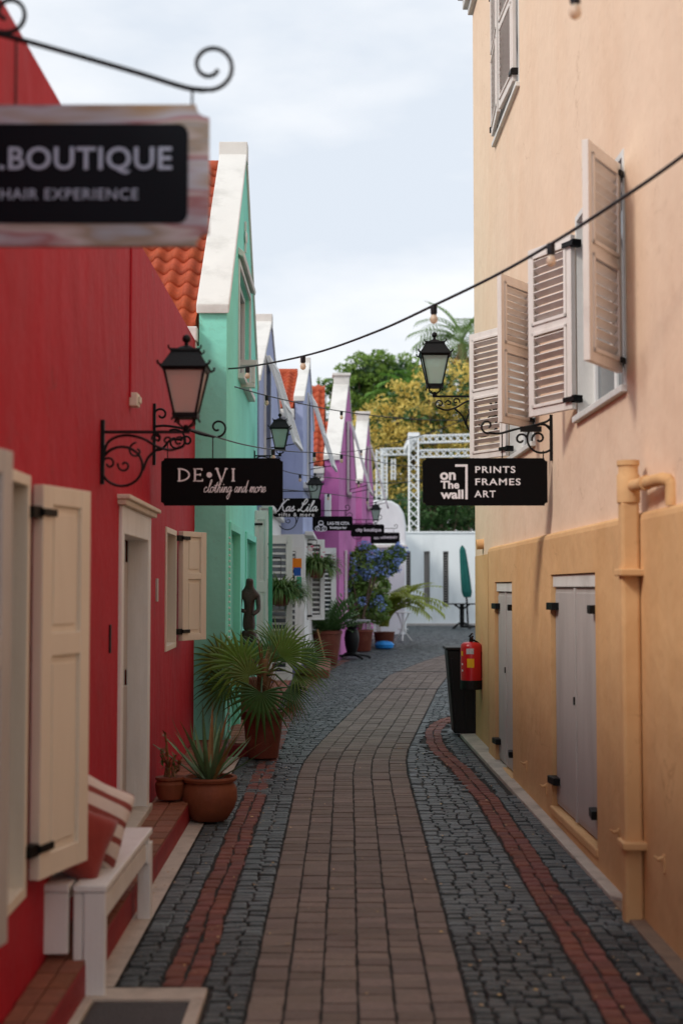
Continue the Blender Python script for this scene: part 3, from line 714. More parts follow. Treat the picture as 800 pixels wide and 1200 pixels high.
# door
dd = thing_part('door', RD); y0, y1, z0, z1 = RH[1]
f = MB()
for a, c, p, q in ((y0, y0+.1, z0, z1), (y1-.13, y1, z0, z1), (y0+.1, y1-.13, z1-.16, z1)):
    f.prism([(WL(a)+.02, a), (WL(c)+.02, c), (WL(c)-.12, c), (WL(a)-.12, a)], lambda x, y: (x, y, p+.001), lambda x, y: (x, y, q-.001))
f.build('frame', M_wood, dd, bevel=.006)
b = MB(); b.prism([(WL(y0)+.05, y0-.06), (WL(y1)+.05, y1+.06), (WL(y1)-.02, y1+.06), (WL(y0)-.02, y0-.06)], lambda x, y: (x, y, z1+.0), lambda x, y: (x, y, z1+.03)); 
b.prism([(WL(y0)+.075, y0-.08), (WL(y1)+.075, y1+.08), (WL(y1)-.02, y1+.08), (WL(y0)-.02, y0-.08)], lambda x, y: (x, y, z1+.03), lambda x, y: (x, y, z1+.055)); b.build('door_hood', M_cream, dd, bevel=.005)
for a, c in ((y0+.1, (y0+y1)/2-.01), ((y0+y1)/2-.01+.004, y1-.13)):
    b = MB(); b.prism([(WL(a)-.13, a), (WL(c)-.13, c), (WL(c)-.17, c), (WL(a)-.17, a)], lambda x, y: (x, y, z0+.02), lambda x, y: (x, y, z1-.16))
    b.box(WL(a)-.135, WL(a)-.118, a+.08, c-.08, z0+.2, z0+.9); b.box(WL(a)-.135, WL(a)-.118, a+.08, c-.08, z0+1.0, z1-.3)
    b.build('door_leaf', M_greyw, dd, bevel=.005)
b = MB(); b.box(WL(8.8)-.118, WL(8.8)-.08, 8.72, 8.76, 1.0, 1.14); b.build('lock', M_iron, dd)
b = MB(); b.box(WL(9.2)-.14, WL(9.2)-.09, 9.0, 9.06, .22, .34); b.build('floor_bolt', M_iron, dd)
b = MB(); b.prism([(WL(y0)+.04, y0-.02), (WL(y1)+.04, y1+.02), (WL(y1)-.2, y1+.02), (WL(y0)-.2, y0-.02)], lambda x, y: (x, y, G(y)+.13), lambda x, y: (x, y, G(y)+.19)); b.build('threshold', M_conc, dd, bevel=.008)
b = MB(); b.box(WL(9.95)+.001, WL(9.95)+.012, 9.9, 9.98, 1.6, 1.76); b.build('number_plate', M_greyw, RD)
b = MB(); b.box(WL(7.6)+.001, WL(7.6)+.01, 7.58, 7.61, 1.35, 1.5); b.build('wall_bracket', M_iron, RD)

# ================================================================== GABLED HOUSES
def tile_mesh(w=.174, l=.31):
    b = MB(); n = 8; top = []; bot = []
    for i in range(n+1):
        t = i/n; x = t*w; z = .029*sin(2*pi*t+.4)
        top.append((x, z)); 
    vs = []
    for x, z in top: vs += [(x, 0, z+.036), (x, l, z), (x, 0, z-.006), (x, .03, z-.010)]
    fs = []
    for i in range(n):
        a = 4*i; c = 4*(i+1); fs += [(a, c, c+1, a+1), (a, a+2, c+2, c)]
    b.add(vs, fs); return b
TILE = tile_mesh().mesh('roof_tile', M_tile, smooth=True)
def house(name, label, wallm, d0, d1, x0, x1, ez, da, az, thick=.26, back=-5, holes=(), ncol=4, cap=False, nx=None, seam=None, tilew=.215, base=-.1, roof_x=None, awning=None, cw=.10):
    R = thing(name, label, 'house', ((x0+x1)/2-1, (d0+d1)/2, 0))
    xf = lambda y: lerp(x0, x1, (y-d0)/(d1-d0))
    top = lambda y: lerp(ez, az, (y-d0)/(da-d0)) if y < da else lerp(az, ez, (y-da)/(d1-da))
    facade('wall', wallm, xf, top, base, d0, d1, list(holes), thick, -1, R, breaks=(da,), depth=.14)
    for xb_, ya_, yb_ in ((x0, d0+.003, d0+.2), (x1, d1-.2, d1-.003)):
        b = MB(); b.box(back, xb_-thick-.001, ya_, yb_, base, ez-.35); b.build('side_wall', wallm, R)
    # white copings on both rakes
    for nm, ya, yb in (('near', d0, da), ('far', d1, da)):
        b = MB(); s_ = 1 if ya < yb else -1
        za, zb = ez, az; xa, xb = xf(ya), xf(yb)
        o = .025
        lo = [(xa+o, ya-s_*.04, za-.02), (xa-thick-o, ya-s_*.04, za-.02), (xb-thick-o, yb, zb+.0), (xb+o, yb, zb+.0)]
        hi = [(x, y, z+cw) for x, y, z in lo]
        lo[0] = (xa+o, ya-s_*.04, za-.05); lo[1] = (xa-thick-o, ya-s_*.04, za-.05)
        b.hexa([lo[0], lo[1], lo[2], lo[3]], [hi[0], hi[1], hi[2], hi[3]])
        b.build('coping', M_white, R, bevel=.012)
    b = MB(); xa = xf(da); w_ = .17 if cap else .10
    b.box(xa-thick-.03, xa+.03, da-w_, da+w_, az+cw-.16, az+cw+.06)
    if cap: b.box(xa-thick-.06, xa+.06, da-w_-.04, da+w_+.04, az+cw+.06, az+cw+.12)
    b.build('gable_cap', M_white, R, bevel=.01)
    # tiled roof behind the parapet
    xr = xf(d0)-thick-.03; drop = .16; L_ = sqrt((da-d0)**2+(az-ez)**2); an = atan2(az-ez, da-d0)
    b = MB()
    b.quad((xr, d0, ez-drop-.03), (back, d0, ez-drop-.03), (back, da, az-drop-.03), (xr, da, az-drop-.03))
    b.quad((xr, d1, ez-drop-.03), (back, d1, ez-drop-.03), (back, da, az-drop-.03), (xr, da, az-drop-.03))
    rf = b.build('roof', M_tile, R)
    n = int(L_/.25)+1; cols = ncol
    off = wpos(R)
    for i in range(n):
        s_ = i*.25-.04
        for k in range(cols):
            o = link('roof_tile', TILE, rf); o.location = Vector((xr-.172*(k+1), d0+cos(an)*s_, ez-drop+.03+sin(an)*s_))-off; o.rotation_euler = (an+radians(rnd.uniform(-.6, .6)), 0, radians(rnd.uniform(-.8, .8)))
    b = MB(); b.tube([(xr, da, az-drop+.0), (back, da, az-drop+.0)], .09, 10); b.build('ridge', M_tile if not seam else seam, rf, smooth=True)
    b = MB(); b.box(back, xr+.02, d0-.10, d0+.12, ez-drop-.16, ez-drop-.02); b.box(back, xr+.01, d0-.06, d0+.1, ez-drop-.30, ez-drop-.162); b.build('eaves_moulding', M_white, R, bevel=.012)
    return R, xf
def house_window(R, xf, y0, y1, z0, z1, m=M_greyw, hood=None, sill=True):
    t = .06; x = xf((y0+y1)/2)-.10; b = MB()
    b.box(x, x+.05, y0, y0+t, z0, z1); b.box(x, x+.05, y1-t, y1, z0, z1); b.box(x, x+.05, y0+t, y1-t, z1-t, z1); b.box(x, x+.05, y0+t, y1-t, z0, z0+t); b.box(x+.003, x+.047, (y0+y1)/2-.02, (y0+y1)/2+.02, z0+t, z1-t)
    w = b.build('window', m, R); bx('pane', M_pane, x+.01, x+.02, y0+t, y1-t, z0+t, z1-t, w)
    s_ = MB(); xx = xf((y0+y1)/2); s_.box(xx-.02, xx+.07, y0-.06, y1+.06, z0-.06, z0-.002); s_.build('sill', M_white, w, bevel=.006)
    s_ = MB()
    for a, c, p, q in ((y0-.06, y0, z0, z1+.06), (y1, y1+.06, z0, z1+.06), (y0, y1, z1, z1+.06)): s_.box(xx-.03, xx+.02, a+.001, c-.001, p+.001, q)
    s_.build('surround', M_white, w)
    return w
def awning_shutter(R, x, y0, y1, zt, zb, out, m=M_wood, yaw=.07):
    """a top hung louvred shutter propped open: rails and slats"""
    p0 = Vector((x+.03, 0, zt)); p1 = Vector((x+.03+out, 0, zb)); L_ = (p1-p0).length; ang = atan2(out, zt-zb)
    st = .09; f = MB(); w = y1-y0; nrm = Vector((cos(ang), 0, sin(ang)))*.02
    def slab(b, ya, yb, s0, s1, t=1):
        a = p0.lerp(p1, s0/L_); c = p0.lerp(p1, s1/L_)
        k1 = (ya-y0)/(y1-y0)*yaw; k2 = (yb-y0)/(y1-y0)*yaw; b.hexa([(a.x+k1, ya, a.z), (a.x+k2, yb, a.z), (c.x+k2, yb, c.z), (c.x+k1, ya, c.z)], [(a.x+k1+nrm.x*t, ya, a.z+nrm.z*t), (a.x+k2+nrm.x*t, yb, a.z+nrm.z*t), (c.x+k2+nrm.x*t, yb, c.z+nrm.z*t), (c.x+k1+nrm.x*t, ya, c.z+nrm.z*t)])
    slab(f, y0, y0+st, 0, L_, 2); slab(f, y1-st, y1, 0, L_, 2); slab(f, y0+st, y1-st, 0, st, 2); slab(f, y0+st, y1-st, L_-st, L_, 2); slab(f, y0+st, y1-st, L_*.48, L_*.48+st, 2)
    o = f.build('awning_shutter', m, R, bevel=.004)
    b = MB(); n = int(L_/.055)
    for i in range(2, n-1):
        s_ = L_*i/n; a = p0.lerp(p1, s_/L_); b.bar((a.x+.015+yaw*st/(y1-y0), y0+st, a.z), (a.x+.015+yaw*(1-st/(y1-y0)), y1-st, a.z), .012, .05, up=(sin(ang), 0, 1))
    b.build('louvres', m, o, kind='stuff')
    c = p0.lerp(p1, .9)
    for yy in (y0+.03, y1-.03):
        b = MB(); b.bar((x, yy, zb+.05), (c.x+(yy-y0)/(y1-y0)*yaw, yy, c.z), .015); b.build('stay', M_iron, o)
# green
GH = [(14.9, 16.7, 3.95, 5.1), (13.75, 15.0, .25, 2.25), (16.2, 17.9, .25, 2.25)]
GR, gx = house('green_house', 'mint green gabled house with orange tiled roof beside the red building', M_green, 13.3, 18.5, -1.08, -1.10, 4.32, 15.9, 6.60, thick=.26, holes=GH, ncol=13, back=-5, cw=.06)
house_window(GR, gx, *GH[0], m=M_wood)
b = MB(); b.prism([(gx(15)+.07, 5.22), (gx(15), 5.28), (gx(15), 5.20), (gx(15)+.06, 5.17)], lambda x, z: (x, 14.8, z), lambda x, z: (x, 16.8, z)); b.build('window_hood', M_white, GR, bevel=.006)
b = MB(); b.box(gx(15)-.02, gx(15)+.17, 15.3, 15.4, 4.10, 4.16); b.box(gx(15)-.02, gx(15)+.15, 15.3, 15.4, 3.86, 3.91); b.box(gx(15)+.11, gx(15)+.15, 15.3, 15.4, 3.912, 4.098); b.build('balcony_ledge', M_white, GR, bevel=.006)
b = MB(); b.lathe([(.001, 0), (.07, .005), (.08, .015), (.05, .03)], 12, (0,0,0), Matrix.Translation((gx(15), 15.8, 5.62)) @ Matrix.Rotation(pi/2, 4, 'Y')); b.box(gx(15), gx(15)+.02, 15.77, 15.83, 5.45, 5.80); b.build('emblem', M_white, GR)
for h in GH[1:]:
    d_ = thing_part('door', GR); y0, y1, z0, z1 = h
    b = MB(); x = gx(y0)
    for a, c in ((y0, (y0+y1)/2-.003), ((y0+y1)/2+.003, y1)): b.box(x-.10, x-.06, a, c, z0, z1); b.box(x-.062, x-.05, a+.08, c-.08, z0+.1, z0+.8); b.box(x-.062, x-.05, a+.08, c-.08, z0+.9, z1-.1)
    b.build('door_leaf', M_gpaint, d_, bevel=.004)
    b = MB(); b.box(x-.1, x+.02, y0-.08, y0-.001, z0-.1, z1+.08); b.box(x-.1, x+.02, y1+.001, y1+.08, z0-.1, z1+.08); b.box(x-.1, x+.022, y0-.001, y1+.001, z1+.001, z1+.08); b.build('frame', M_green, d_, bevel=.005)
# open leaves of the green house doors standing out into the alley
# bead chain hanging by the first door
b = MB()
for i in range(34): b.ball((-1.055, 13.42, .35+i*.055), .012, 6)
b.build('bead_string', M_white, GR, kind='stuff')
# lavender houses
LH1 = [(19.5, 20.7, 3.3, 4.85), (19.6, 20.5, .2, 2.2), (21.2, 22.0, .2, 2.2)]
L1, lx1 = house('lavender_house', 'lavender gabled house with white coping next to the green house', M_lav, 18.6, 22.85, -1.08, -1.0, 4.45, 20.75, 5.58, thick=.2, holes=LH1, ncol=3, cw=.06)
house_window(L1, lx1, *LH1[0]); awning_shutter(L1, lx1(20), 19.45, 20.75, 4.88, 3.68, .36)
LH2 = [(24.5, 25.7, 3.5, 5.0), (24.4, 25.3, .2, 2.2), (26.2, 27.0, .2, 2.2)]
L2, lx2 = house('lavender_house', 'lavender gabled house with a tiled roof before the magenta houses', M_lav, 22.9, 27.4, -.62, -.54, 4.75, 25.2, 5.66, thick=.13, holes=LH2, ncol=6, cw=.06)
house_window(L2, lx2, *LH2[0]); awning_shutter(L2, lx2(25), 24.45, 25.75, 5.02, 3.78, .38)
MH1 = [(30.0, 31.2, 3.7, 5.15), (29.4, 30.6, 1.0, 2.4), (31.5, 32.4, .3, 2.4)]
M1, mx1 = house('magenta_house', 'magenta gabled house with orange tiles and broad white coping', M_mag, 28.0, 33.0, -.05, .33, 4.25, 30.5, 6.10, thick=.28, holes=MH1, ncol=7, cap=True, cw=.07)
house_window(M1, mx1, *MH1[0]); awning_shutter(M1, mx1(30.5), 29.95, 31.25, 5.2, 3.7, .42); house_window(M1, mx1, *MH1[1])
MH2 = [(35.4, 36.6, 3.7, 5.15), (34.4, 35.4, .3, 2.4), (36.6, 37.6, .3, 2.4)]
M2, mx2 = house('magenta_house', 'farther magenta gable nearest the yellow tree', M_mag, 33.5, 38.5, .48, .86, 4.2, 36.0, 5.95, thick=.26, holes=MH2, ncol=4, cap=True, cw=.07)
house_window(M2, mx2, *MH2[0]); awning_shutter(M2, mx2(36), 35.35, 36.65, 5.25, 3.72, .42)
for R, xf, hs in ((L1, lx1, LH1[1:]), (L2, lx2, LH2[1:]), (M1, mx1, MH1[2:]), (M2, mx2, MH2[1:])):
    for y0, y1, z0, z1 in hs:
        x = xf(y0); d_ = thing_part('door', R)
        bx('pane', M_pane, x-.12, x-.10, y0, y1, z0, z1, d_)
        b = MB(); b.box(x-.1, x+.02, y0-.07, y0-.001, z0-.1, z1+.08); b.box(x-.1, x+.02, y1+.001, y1+.07, z0-.1, z1+.08); b.box(x-.1, x+.022, y0-.001, y1+.001, z1+.001, z1+.1); b.build('frame', M_wood, d_, bevel=.005)
# white painted shop fronts at street level
for R, xf, ya, yb, zt, hs in ((L1, lx1, 18.6, 22.85, 2.75, LH1[1:]), (L2, lx2, 22.9, 27.4, 2.55, LH2[1:])):
    facade('shop_front', M_wood, lambda y: xf(y)+.03, lambda y: zt, 0, ya, yb, hs, .028, -1, R, depth=.03)
    b = MB(); b.box(xf(ya)+.03, xf(yb)+.09, ya+.01, yb-.01, zt-.02, zt+.05); b.build('shop_cornice', M_wood, R, bevel=.01)
    b = MB()
    for a, c in ((ya+.02, hs[0][0]-.1), (hs[0][1]+.1, hs[1][0]-.1), (hs[1][1]+.1, yb-.02)): b.box(xf(a)+.0, xf(c)+.055, a, c, .05, .42)
    b.build('plinth', M_plinth, R)
bx('near_front', M_wood, -1.0, -.592, 22.872, 22.898, 0, 2.55, L2)
bx('plinth', M_plinth, -1.0, -.575, 22.85, 22.87, .05, .5, L2)
# thin mouldings on the lavender fronts
for R, xf, ya, yb, zt in ((L1, lx1, 18.7, 22.8, 3.25), (L2, lx2, 23.0, 27.3, 3.3)):
    b = MB(); b.box(xf(ya)-.01, xf(yb)+.05, ya, yb, zt, zt+.10); b.build('string_course', M_white, R, bevel=.01)
b = MB(); b.box(-.33, -.2, 27.55, 27.97, 2.95, 3.5); b.build('air_conditioner', M_wood, M1, bevel=.02)
# open louvred leaves of the shop fronts
louvre_leaf(.36, 1.95, M_wood, L1, (-1.02, 19.2, .45), radians(4), panels=((.05,.95),), pitch=.085, st=.07, dark=True)
louvre_leaf(.40, 1.75, M_wood, L1, (-.99, 21.1, .55), radians(4), panels=((.05,.95),), pitch=.085, st=.08, dark=True)
louvre_leaf(.30, 1.35, M_wood, L2, (-.57, 23.9, 1.15), radians(20), panels=((.05,.95),), pitch=.085, st=.06, dark=True)
louvre_leaf(.42, 2.0, M_wood, L2, (-.52, 27.25, .45), radians(5), panels=((.05,.95),), pitch=.085, st=.08, dark=True)
louvre_leaf(.35, 1.9, M_wood, M2, (.60, 34.2, .45), radians(5), panels=((.05,.95),), pitch=.085, st=.08, slat_objs=False)
# white door panel standing next to the green house
panel_leaf(.17, 2.35, M_wood, L1, (-1.10, 18.02, .32), radians(3), label='plain white leaf beside the green house', st=.04)
bx('edge_board', M_gpaint, -.925, -.875, 18.04, 18.07, .9, 2.72, L1)
# white stepped building beyond the magenta houses
WB = thing('white_building', 'small white building with rounded parapet beyond the magenta houses', 'building', (1, 42, 0))
b = MB(); prof = [(-3, -.1), (1.80, -.1), (1.80, 3.4), (1.74, 3.75), (1.6, 3.98), (1.4, 4.1), (1.15, 4.12), (-3, 4.15)]
b.prism(prof, lambda x, z: (x, 39.6, z), lambda x, z: (x, 45.5, z)); b.build('wall', M_wwall, WB, bevel=.05)
b = MB()
for z in (1.2, 2.8): b.box(-2, 1.83, 39.5, 39.59, z, z+.07)
b.build('moulding', M_white, WB)

# ================================================================== FAR WHITE WALL with slits
FW = thing('white_wall', 'long white wall with narrow louvred slits closing the end of the street', 'wall', (4, 46.2, G(46)))
slits = []
for u0, u1 in ((474.5, 481), (496.5, 503.5), (519, 525.5)):
    a = P(u0, 690, 46).x; c = P(u1, 690, 46).x; slits.append((a, c, P(478, 711, 46).z, P(478, 646, 46).z))
slits += [(slits[2][0]+1.27*i, slits[2][1]+1.27*i, slits[0][2], slits[0][3]) for i in (1, 2, 3)]
zt = P(500, 625, 46).z; b = MB(); xs = [-1.5]
x = -1.5
for a, c, z0, z1 in slits:
    b.box(x, a, 46, 46.3, G(46)-.1, zt); b.box(a, c, 46, 46.3, G(46)-.1, z0); b.box(a, c, 46, 46.3, z1, zt); x = c
b.box(x, 14, 46, 46.3, G(46)-.1, zt); b.build('wall', M_wwall, FW)
b = MB(); b.box(-1.5, 14, 45.97, 46.33, zt+.001, zt+.06); b.build('coping', M_wwall, FW, bevel=.01)
for i, (a, c, z0, z1) in enumerate(slits):
    b = MB(); n = 22
    for k in range(n):
        z = lerp(z0, z1, (k+.5)/n); b.box(a, c, 46.10, 46.16, z-.012, z+.012)
    b.build('louvres', M_greyw, FW, kind='stuff')
    bx('dark_backing', M_iron if i != 1 else M_greyw, a, c, 46.26, 46.28, z0, z1 if i != 1 else z1, FW)
b = MB(); b.box(-1.5, 14, 45.9, 45.997, G(46)-.05, G(46)+.07); b.build('skirting', M_greyw, FW)

# ================================================================== LANTERNS
def lantern(label, base, wallx, s, glass, arm=True, group='wall lanterns on scrolled brackets', side=-1, scrolls='left'):
    """base = world point under the lantern body; wallx = x of the wall its bracket is fixed to"""
    bx_, by, bz = base
    R = thing('wall_lantern', label, 'lantern', (wallx, by, bz), 0, group)
    def sq(w0, z0, w1, z1, b, t=0):
        b.hexa([(bx_+a*w0*s, by+c*w0*s, bz+z0*s) for a, c in ((-1,-1),(1,-1),(1,1),(-1,1))], [(bx_+a*w1*s, by+c*w1*s, bz+z1*s) for a, c in ((-1,-1),(1,-1),(1,1),(-1,1))])
    # cage
    b = MB(); w0, w1, z0, z1 = .068, .122, .10, .36
    sq(w0+.008, z0-.03, w0+.012, z0, b); sq(w1+.006, z1, w1+.016, z1+.02, b)
    for a, c in ((-1,-1),(1,-1),(1,1),(-1,1)):
        b.bar((bx_+a*w0*s, by+c*w0*s, bz+z0*s), (bx_+a*w1*s, by+c*w1*s, bz+z1*s), .014*s)
        b.tube([(bx_+a*(w0+.0)*s, by+c*w0*s, bz+(z0-.02)*s), (bx_+a*(w0+.012)*s, by+c*(w0+.012)*s, bz+(z0-.045)*s)], .007*s, 5)
        b.tube([Vector(p) for p in ((bx_+a*.05*s, by+c*.05*s, bz+(z0-.03)*s), (bx_+a*.05*s, by+c*.05*s, bz+(z0-.06)*s), (bx_+a*.015*s, by+c*.015*s, bz+.012*s))], .006*s, 5)
    b.lathe([(.012*s, bz-.01*s), (.022*s, bz), (.012*s, bz+.03*s)], 8, (bx_, by, 0))
    b.build('cage', M_iron, R)
    # roof with flared edge, corner buttons and finial
    b = MB(); sq(.150, .378, .140, .394, b); sq(.138, .392, .082, .485, b); sq(.092, .483, .088, .498, b); sq(.06, .497, .03, .52, b)
    for a, c in ((-1,-1),(1,-1),(1,1),(-1,1)):
        b.tube([(bx_+a*.14*s, by+c*.14*s, bz+.385*s), (bx_+a*.158*s, by+c*.158*s, bz+.395*s), (bx_+a*.16*s, by+c*.16*s, bz+.412*s)], .008*s, 5)
        b.tube([(bx_+a*.088*s, by+c*.088*s, bz+.49*s), (bx_+a*.10*s, by+c*.10*s, bz+.50*s), (bx_+a*.10*s, by+c*.10*s, bz+.515*s)], .006*s, 5)
    b.build('lantern_roof', M_iron, R)
    b = MB(); b.lathe([(.03*s, bz+.518*s), (.012*s, bz+.53*s), (.012*s, bz+.545*s), (.024*s, bz+.555*s), (.027*s, bz+.57*s), (.02*s, bz+.588*s), (.004*s, bz+.597*s)], 12, (bx_, by, 0)); b.build('finial', M_iron, R, smooth=True)
    for ax in range(4):
        a = ax*pi/2; rot = Matrix.Rotation(a, 4, 'Z'); b = MB(); i0, i1 = (w0-.004)*s, (w1-.004)*s; e = .0
        pts = [(-i0, -i0-e, (z0+.002)*s), (i0, -i0-e, (z0+.002)*s), (i1, -i1-e, (z1-.002)*s), (-i1, -i1-e, (z1-.002)*s)]
        q = [rot @ Vector(p)+Vector((bx_, by, bz)) for p in pts]; n = rot @ Vector((0, .003*s, 0))
        b.hexa(q, [p+n for p in q]); b.build('glass_pane', glass, R)
    b = MB(); b.lathe([(.018*s, bz+z0*s), (.018*s, bz+(z0+.05)*s), (.012*s, bz+(z0+.06)*s)], 8, (bx_, by, 0)); o = b.build('bulb_holder', M_iron, R)
    b = MB(); b.lathe([(.012*s, bz+(z0+.06)*s), (.028*s, bz+(z0+.10)*s), (.03*s, bz+(z0+.13)*s), (.018*s, bz+(z0+.16)*s), (.002, bz+(z0+.165)*s)], 10, (bx_, by, 0)); b.build('bulb', M_bulb, R, smooth=True)
    # bracket
    d = 1 if bx_ > wallx else -1; Lr = abs(bx_-wallx); b = MB(); r = .009*s
    W = lambda x, z: (wallx+d*(x), by, bz+z)
    b.box(min(wallx, wallx+d*.02), max(wallx, wallx+d*.02), by-.012, by+.012, bz-.34*s*1.0, bz+.06*s)
    b.bar(W(0, -.012), W(Lr+.02, -.012), .018*s)
    k = Lr
    ccx, ccz, cr = .25*k, -.205*k/.45*.95, .245*k
    b.tube([W(x, z) for x, z in [(ccx+cr*cos(radians(t)), ccz+cr*.95*sin(radians(t))) for t in range(0, 361, 15)]], r, 5)
    b.tube([W(x, z) for x, z in curve2([(.03*k, -.42*k), (.08*k, -.16*k), (.26*k, -.07*k), (.48*k, -.10*k), (.66*k, -.20*k), (.82*k, -.24*k), (.95*k, -.2*k)])], r, 5)
    b.tube([W(x, z) for x, z in spiral(.92*k, -.14*k, .075*k, .02*k, -70, 330)], r*.8, 5)
    b.tube([W(x, z) for x, z in curve2([(.5*k, -.48*k), (.56*k, -.33*k), (.68*k, -.22*k)])], r, 5)
    b.tube([W(x, z) for x, z in spiral(.42*k, -.25*k, .1*k, .02*k, 90, 430)], r*.8, 5)
    b.tube([W(x, z) for x, z in spiral(.1*k, -.4*k, .08*k, .02*k, 180, -180)], r*.8, 5)
    b.tube([W(x, z) for x, z in spiral(.28*k, -.42*k, .08*k, .02*k, -200, 160)], r*.8, 5)
    b.tube([W(x, z) for x, z in spiral(.66*k, -.10*k, .06*k, .015*k, 200, -160)], r*.8, 5)
    b.tube([W(x, z) for x, z in spiral(.78*k, -.13*k, .05*k, .015*k, 0, 330)], r*.8, 5)
    b.build('bracket', M_iron, R)
    return R
p = P(218, 507, 7.22); lantern('big black lantern on a scrolled bracket on the red wall', (p.x, p.y, p.z+.015), WL(7.22), .82, M_pglass)
p = P(509, 463, 13.0); lantern('black lantern on the far end of the peach wall', (p.x, p.y, p.z), WR(13.0), .98, M_lglass)
p = P(328, 533, 17.8); lantern('black lantern before the lavender houses above the first sign', (p.x, p.y, p.z), -1.1, .88, M_lglass)
p = P(369, 592, 22.4); lantern('small black lantern behind the white script sign', (p.x, p.y, p.z), -1.0, .86, M_lglass)
p = P(440, 613, 31.5); lantern('smallest lantern, against the magenta house front', (p.x, p.y, p.z), .22, .8, M_lglass)

# ================================================================== HANGING SIGNS
def notched(x0, x1, z0, z1, n=.02):
    c = []
    for cx, cz, a0 in ((x1, z1, 270), (x0, z1, 360), (x0, z0, 90), (x1, z0, 180)):
        arc = [(cx+n*cos(radians(a0-a)), cz+n*sin(radians(a0-a))) for a in (0, 22, 45, 68, 90)]
        c += arc
    return c
def strokes(b, lines, y, w, dy=.004):
    """flat raised lettering strokes along 2d polylines in the XZ plane"""
    cnt = 0
    for ln in lines:
        wd_ = w
        pts = [Vector((p[0], y, p[1])) for p in ln]
        for a, c in zip(pts, pts[1:]):
            if (c-a).length < 1e-5: continue
            d = (c-a).normalized(); e = d*wd_*.3; n = Vector((-d.z, 0, d.x))*wd_/2
            cnt += 1; dd_ = dy+(cnt*7 % 11)*.00025; q = [a-e-n, c+e-n, c+e+n, a-e+n]; b.hexa([t+Vector((0, .001+(cnt*5 % 7)*.0002, 0)) for t in q], [t+Vector((0, -dd_, 0)) for t in q])
def hsign(name, label, x0, x1, y, z0, z1, bracket, th=.025, notch=.022, group='black shop signs hanging over the alley', board=M_board):
    wallx = bracket[0]
    R = thing(name, label, 'sign', ((x0+x1)/2, y, z0), 0, group)
    b = MB(); b.prism(notched(x0, x1, z0, z1, notch), lambda x, z: (x, y-th/2, z), lambda x, z: (x, y+th/2, z)); b.build('board', board, R)
    return R
# DE.VI
p0 = P(189, 592.5, 9.66); p1 = P(331.5, 537, 9.66); Y = 9.66
S = hsign('shop_sign', 'black hanging sign reading DE VI clothing and more, beside the red wall', p0.x, p1.x, Y, p0.z, p1.z, (WL(Y),))
W_, H_ = p1.x-p0.x, p1.z-p0.z
def sx(u): return P(u, 560, 9.66).x
def sz(v): return P(260, v, 9.66).z
yf = Y-.0125
def serif_text(b, items, y, t_thin, t_thick):
    for ch, x, w, z0, z1 in items:
        h = z1-z0; sr = h*.13
        def st(x_, z0_, z1_, t): b.box(x_-t/2, x_+t/2, y-.004, y, z0_, z1_)
        def hz(xa, xb, z_, t): b.box(xa, xb, y-.0045, y, z_-t/2, z_+t/2)
        if ch in 'DEI':
            xs = x+w*.22 if ch != 'I' else x+w/2
            st(xs, z0, z1, t_thick); hz(xs-sr, xs+sr, z0+t_thin/2, t_thin); hz(xs-sr, xs+sr, z1-t_thin/2, t_thin)
        if ch == 'D':
            pts = [(xs, z1-t_thin/2)]+[(xs+(w*.72)*sin(radians(a))*1.0, z0+h/2+(h/2-t_thin/2)*cos(radians(a))) for a in range(8, 173, 12)]+[(xs, z0+t_thin/2)]
            strokes(b, [pts], y, t_thick*.75)
        if ch == 'E':
            hz(xs, x+w*.95, z0+t_thin/2, t_thin); hz(xs, x+w*.88, z1-t_thin/2, t_thin); hz(xs, x+w*.7, z0+h*.52, t_thin)
            st(x+w*.95-t_thin/2, z0, z0+h*.2, t_thin); st(x+w*.88-t_thin/2, z1-h*.18, z1, t_thin); st(x+w*.7, z0+h*.42, z0+h*.62, t_thin)
        if ch == 'V':
            strokes(b, [[(x+w*.12, z1), (x+w*.52, z0)]], y, t_thick); strokes(b, [[(x+w*.52, z0), (x+w*.9, z1)]], y, t_thin*1.1)
            hz(x-w*.02, x+w*.28, z1-t_thin/2, t_thin); hz(x+w*.78, x+w*1.05, z1-t_thin/2, t_thin)
b = MB(); z0, z1 = sz(564.5), sz(549); px = sx(101)-sx(100)
serif_text(b, [('D', sx(207), 16*px, z0, z1), ('E', sx(226), 13*px, z0, z1), ('V', sx(252.5), 14*px, z0, z1), ('I', sx(269), 9*px, z0, z1)], yf, .008, .0135)
b.lathe([(.019, 0), (.019, .004)], 14, (sx(245.5), yf, (z0+z1)/2), Matrix.Rotation(pi/2, 4, 'X')); b.build('lettering', M_letter, S)
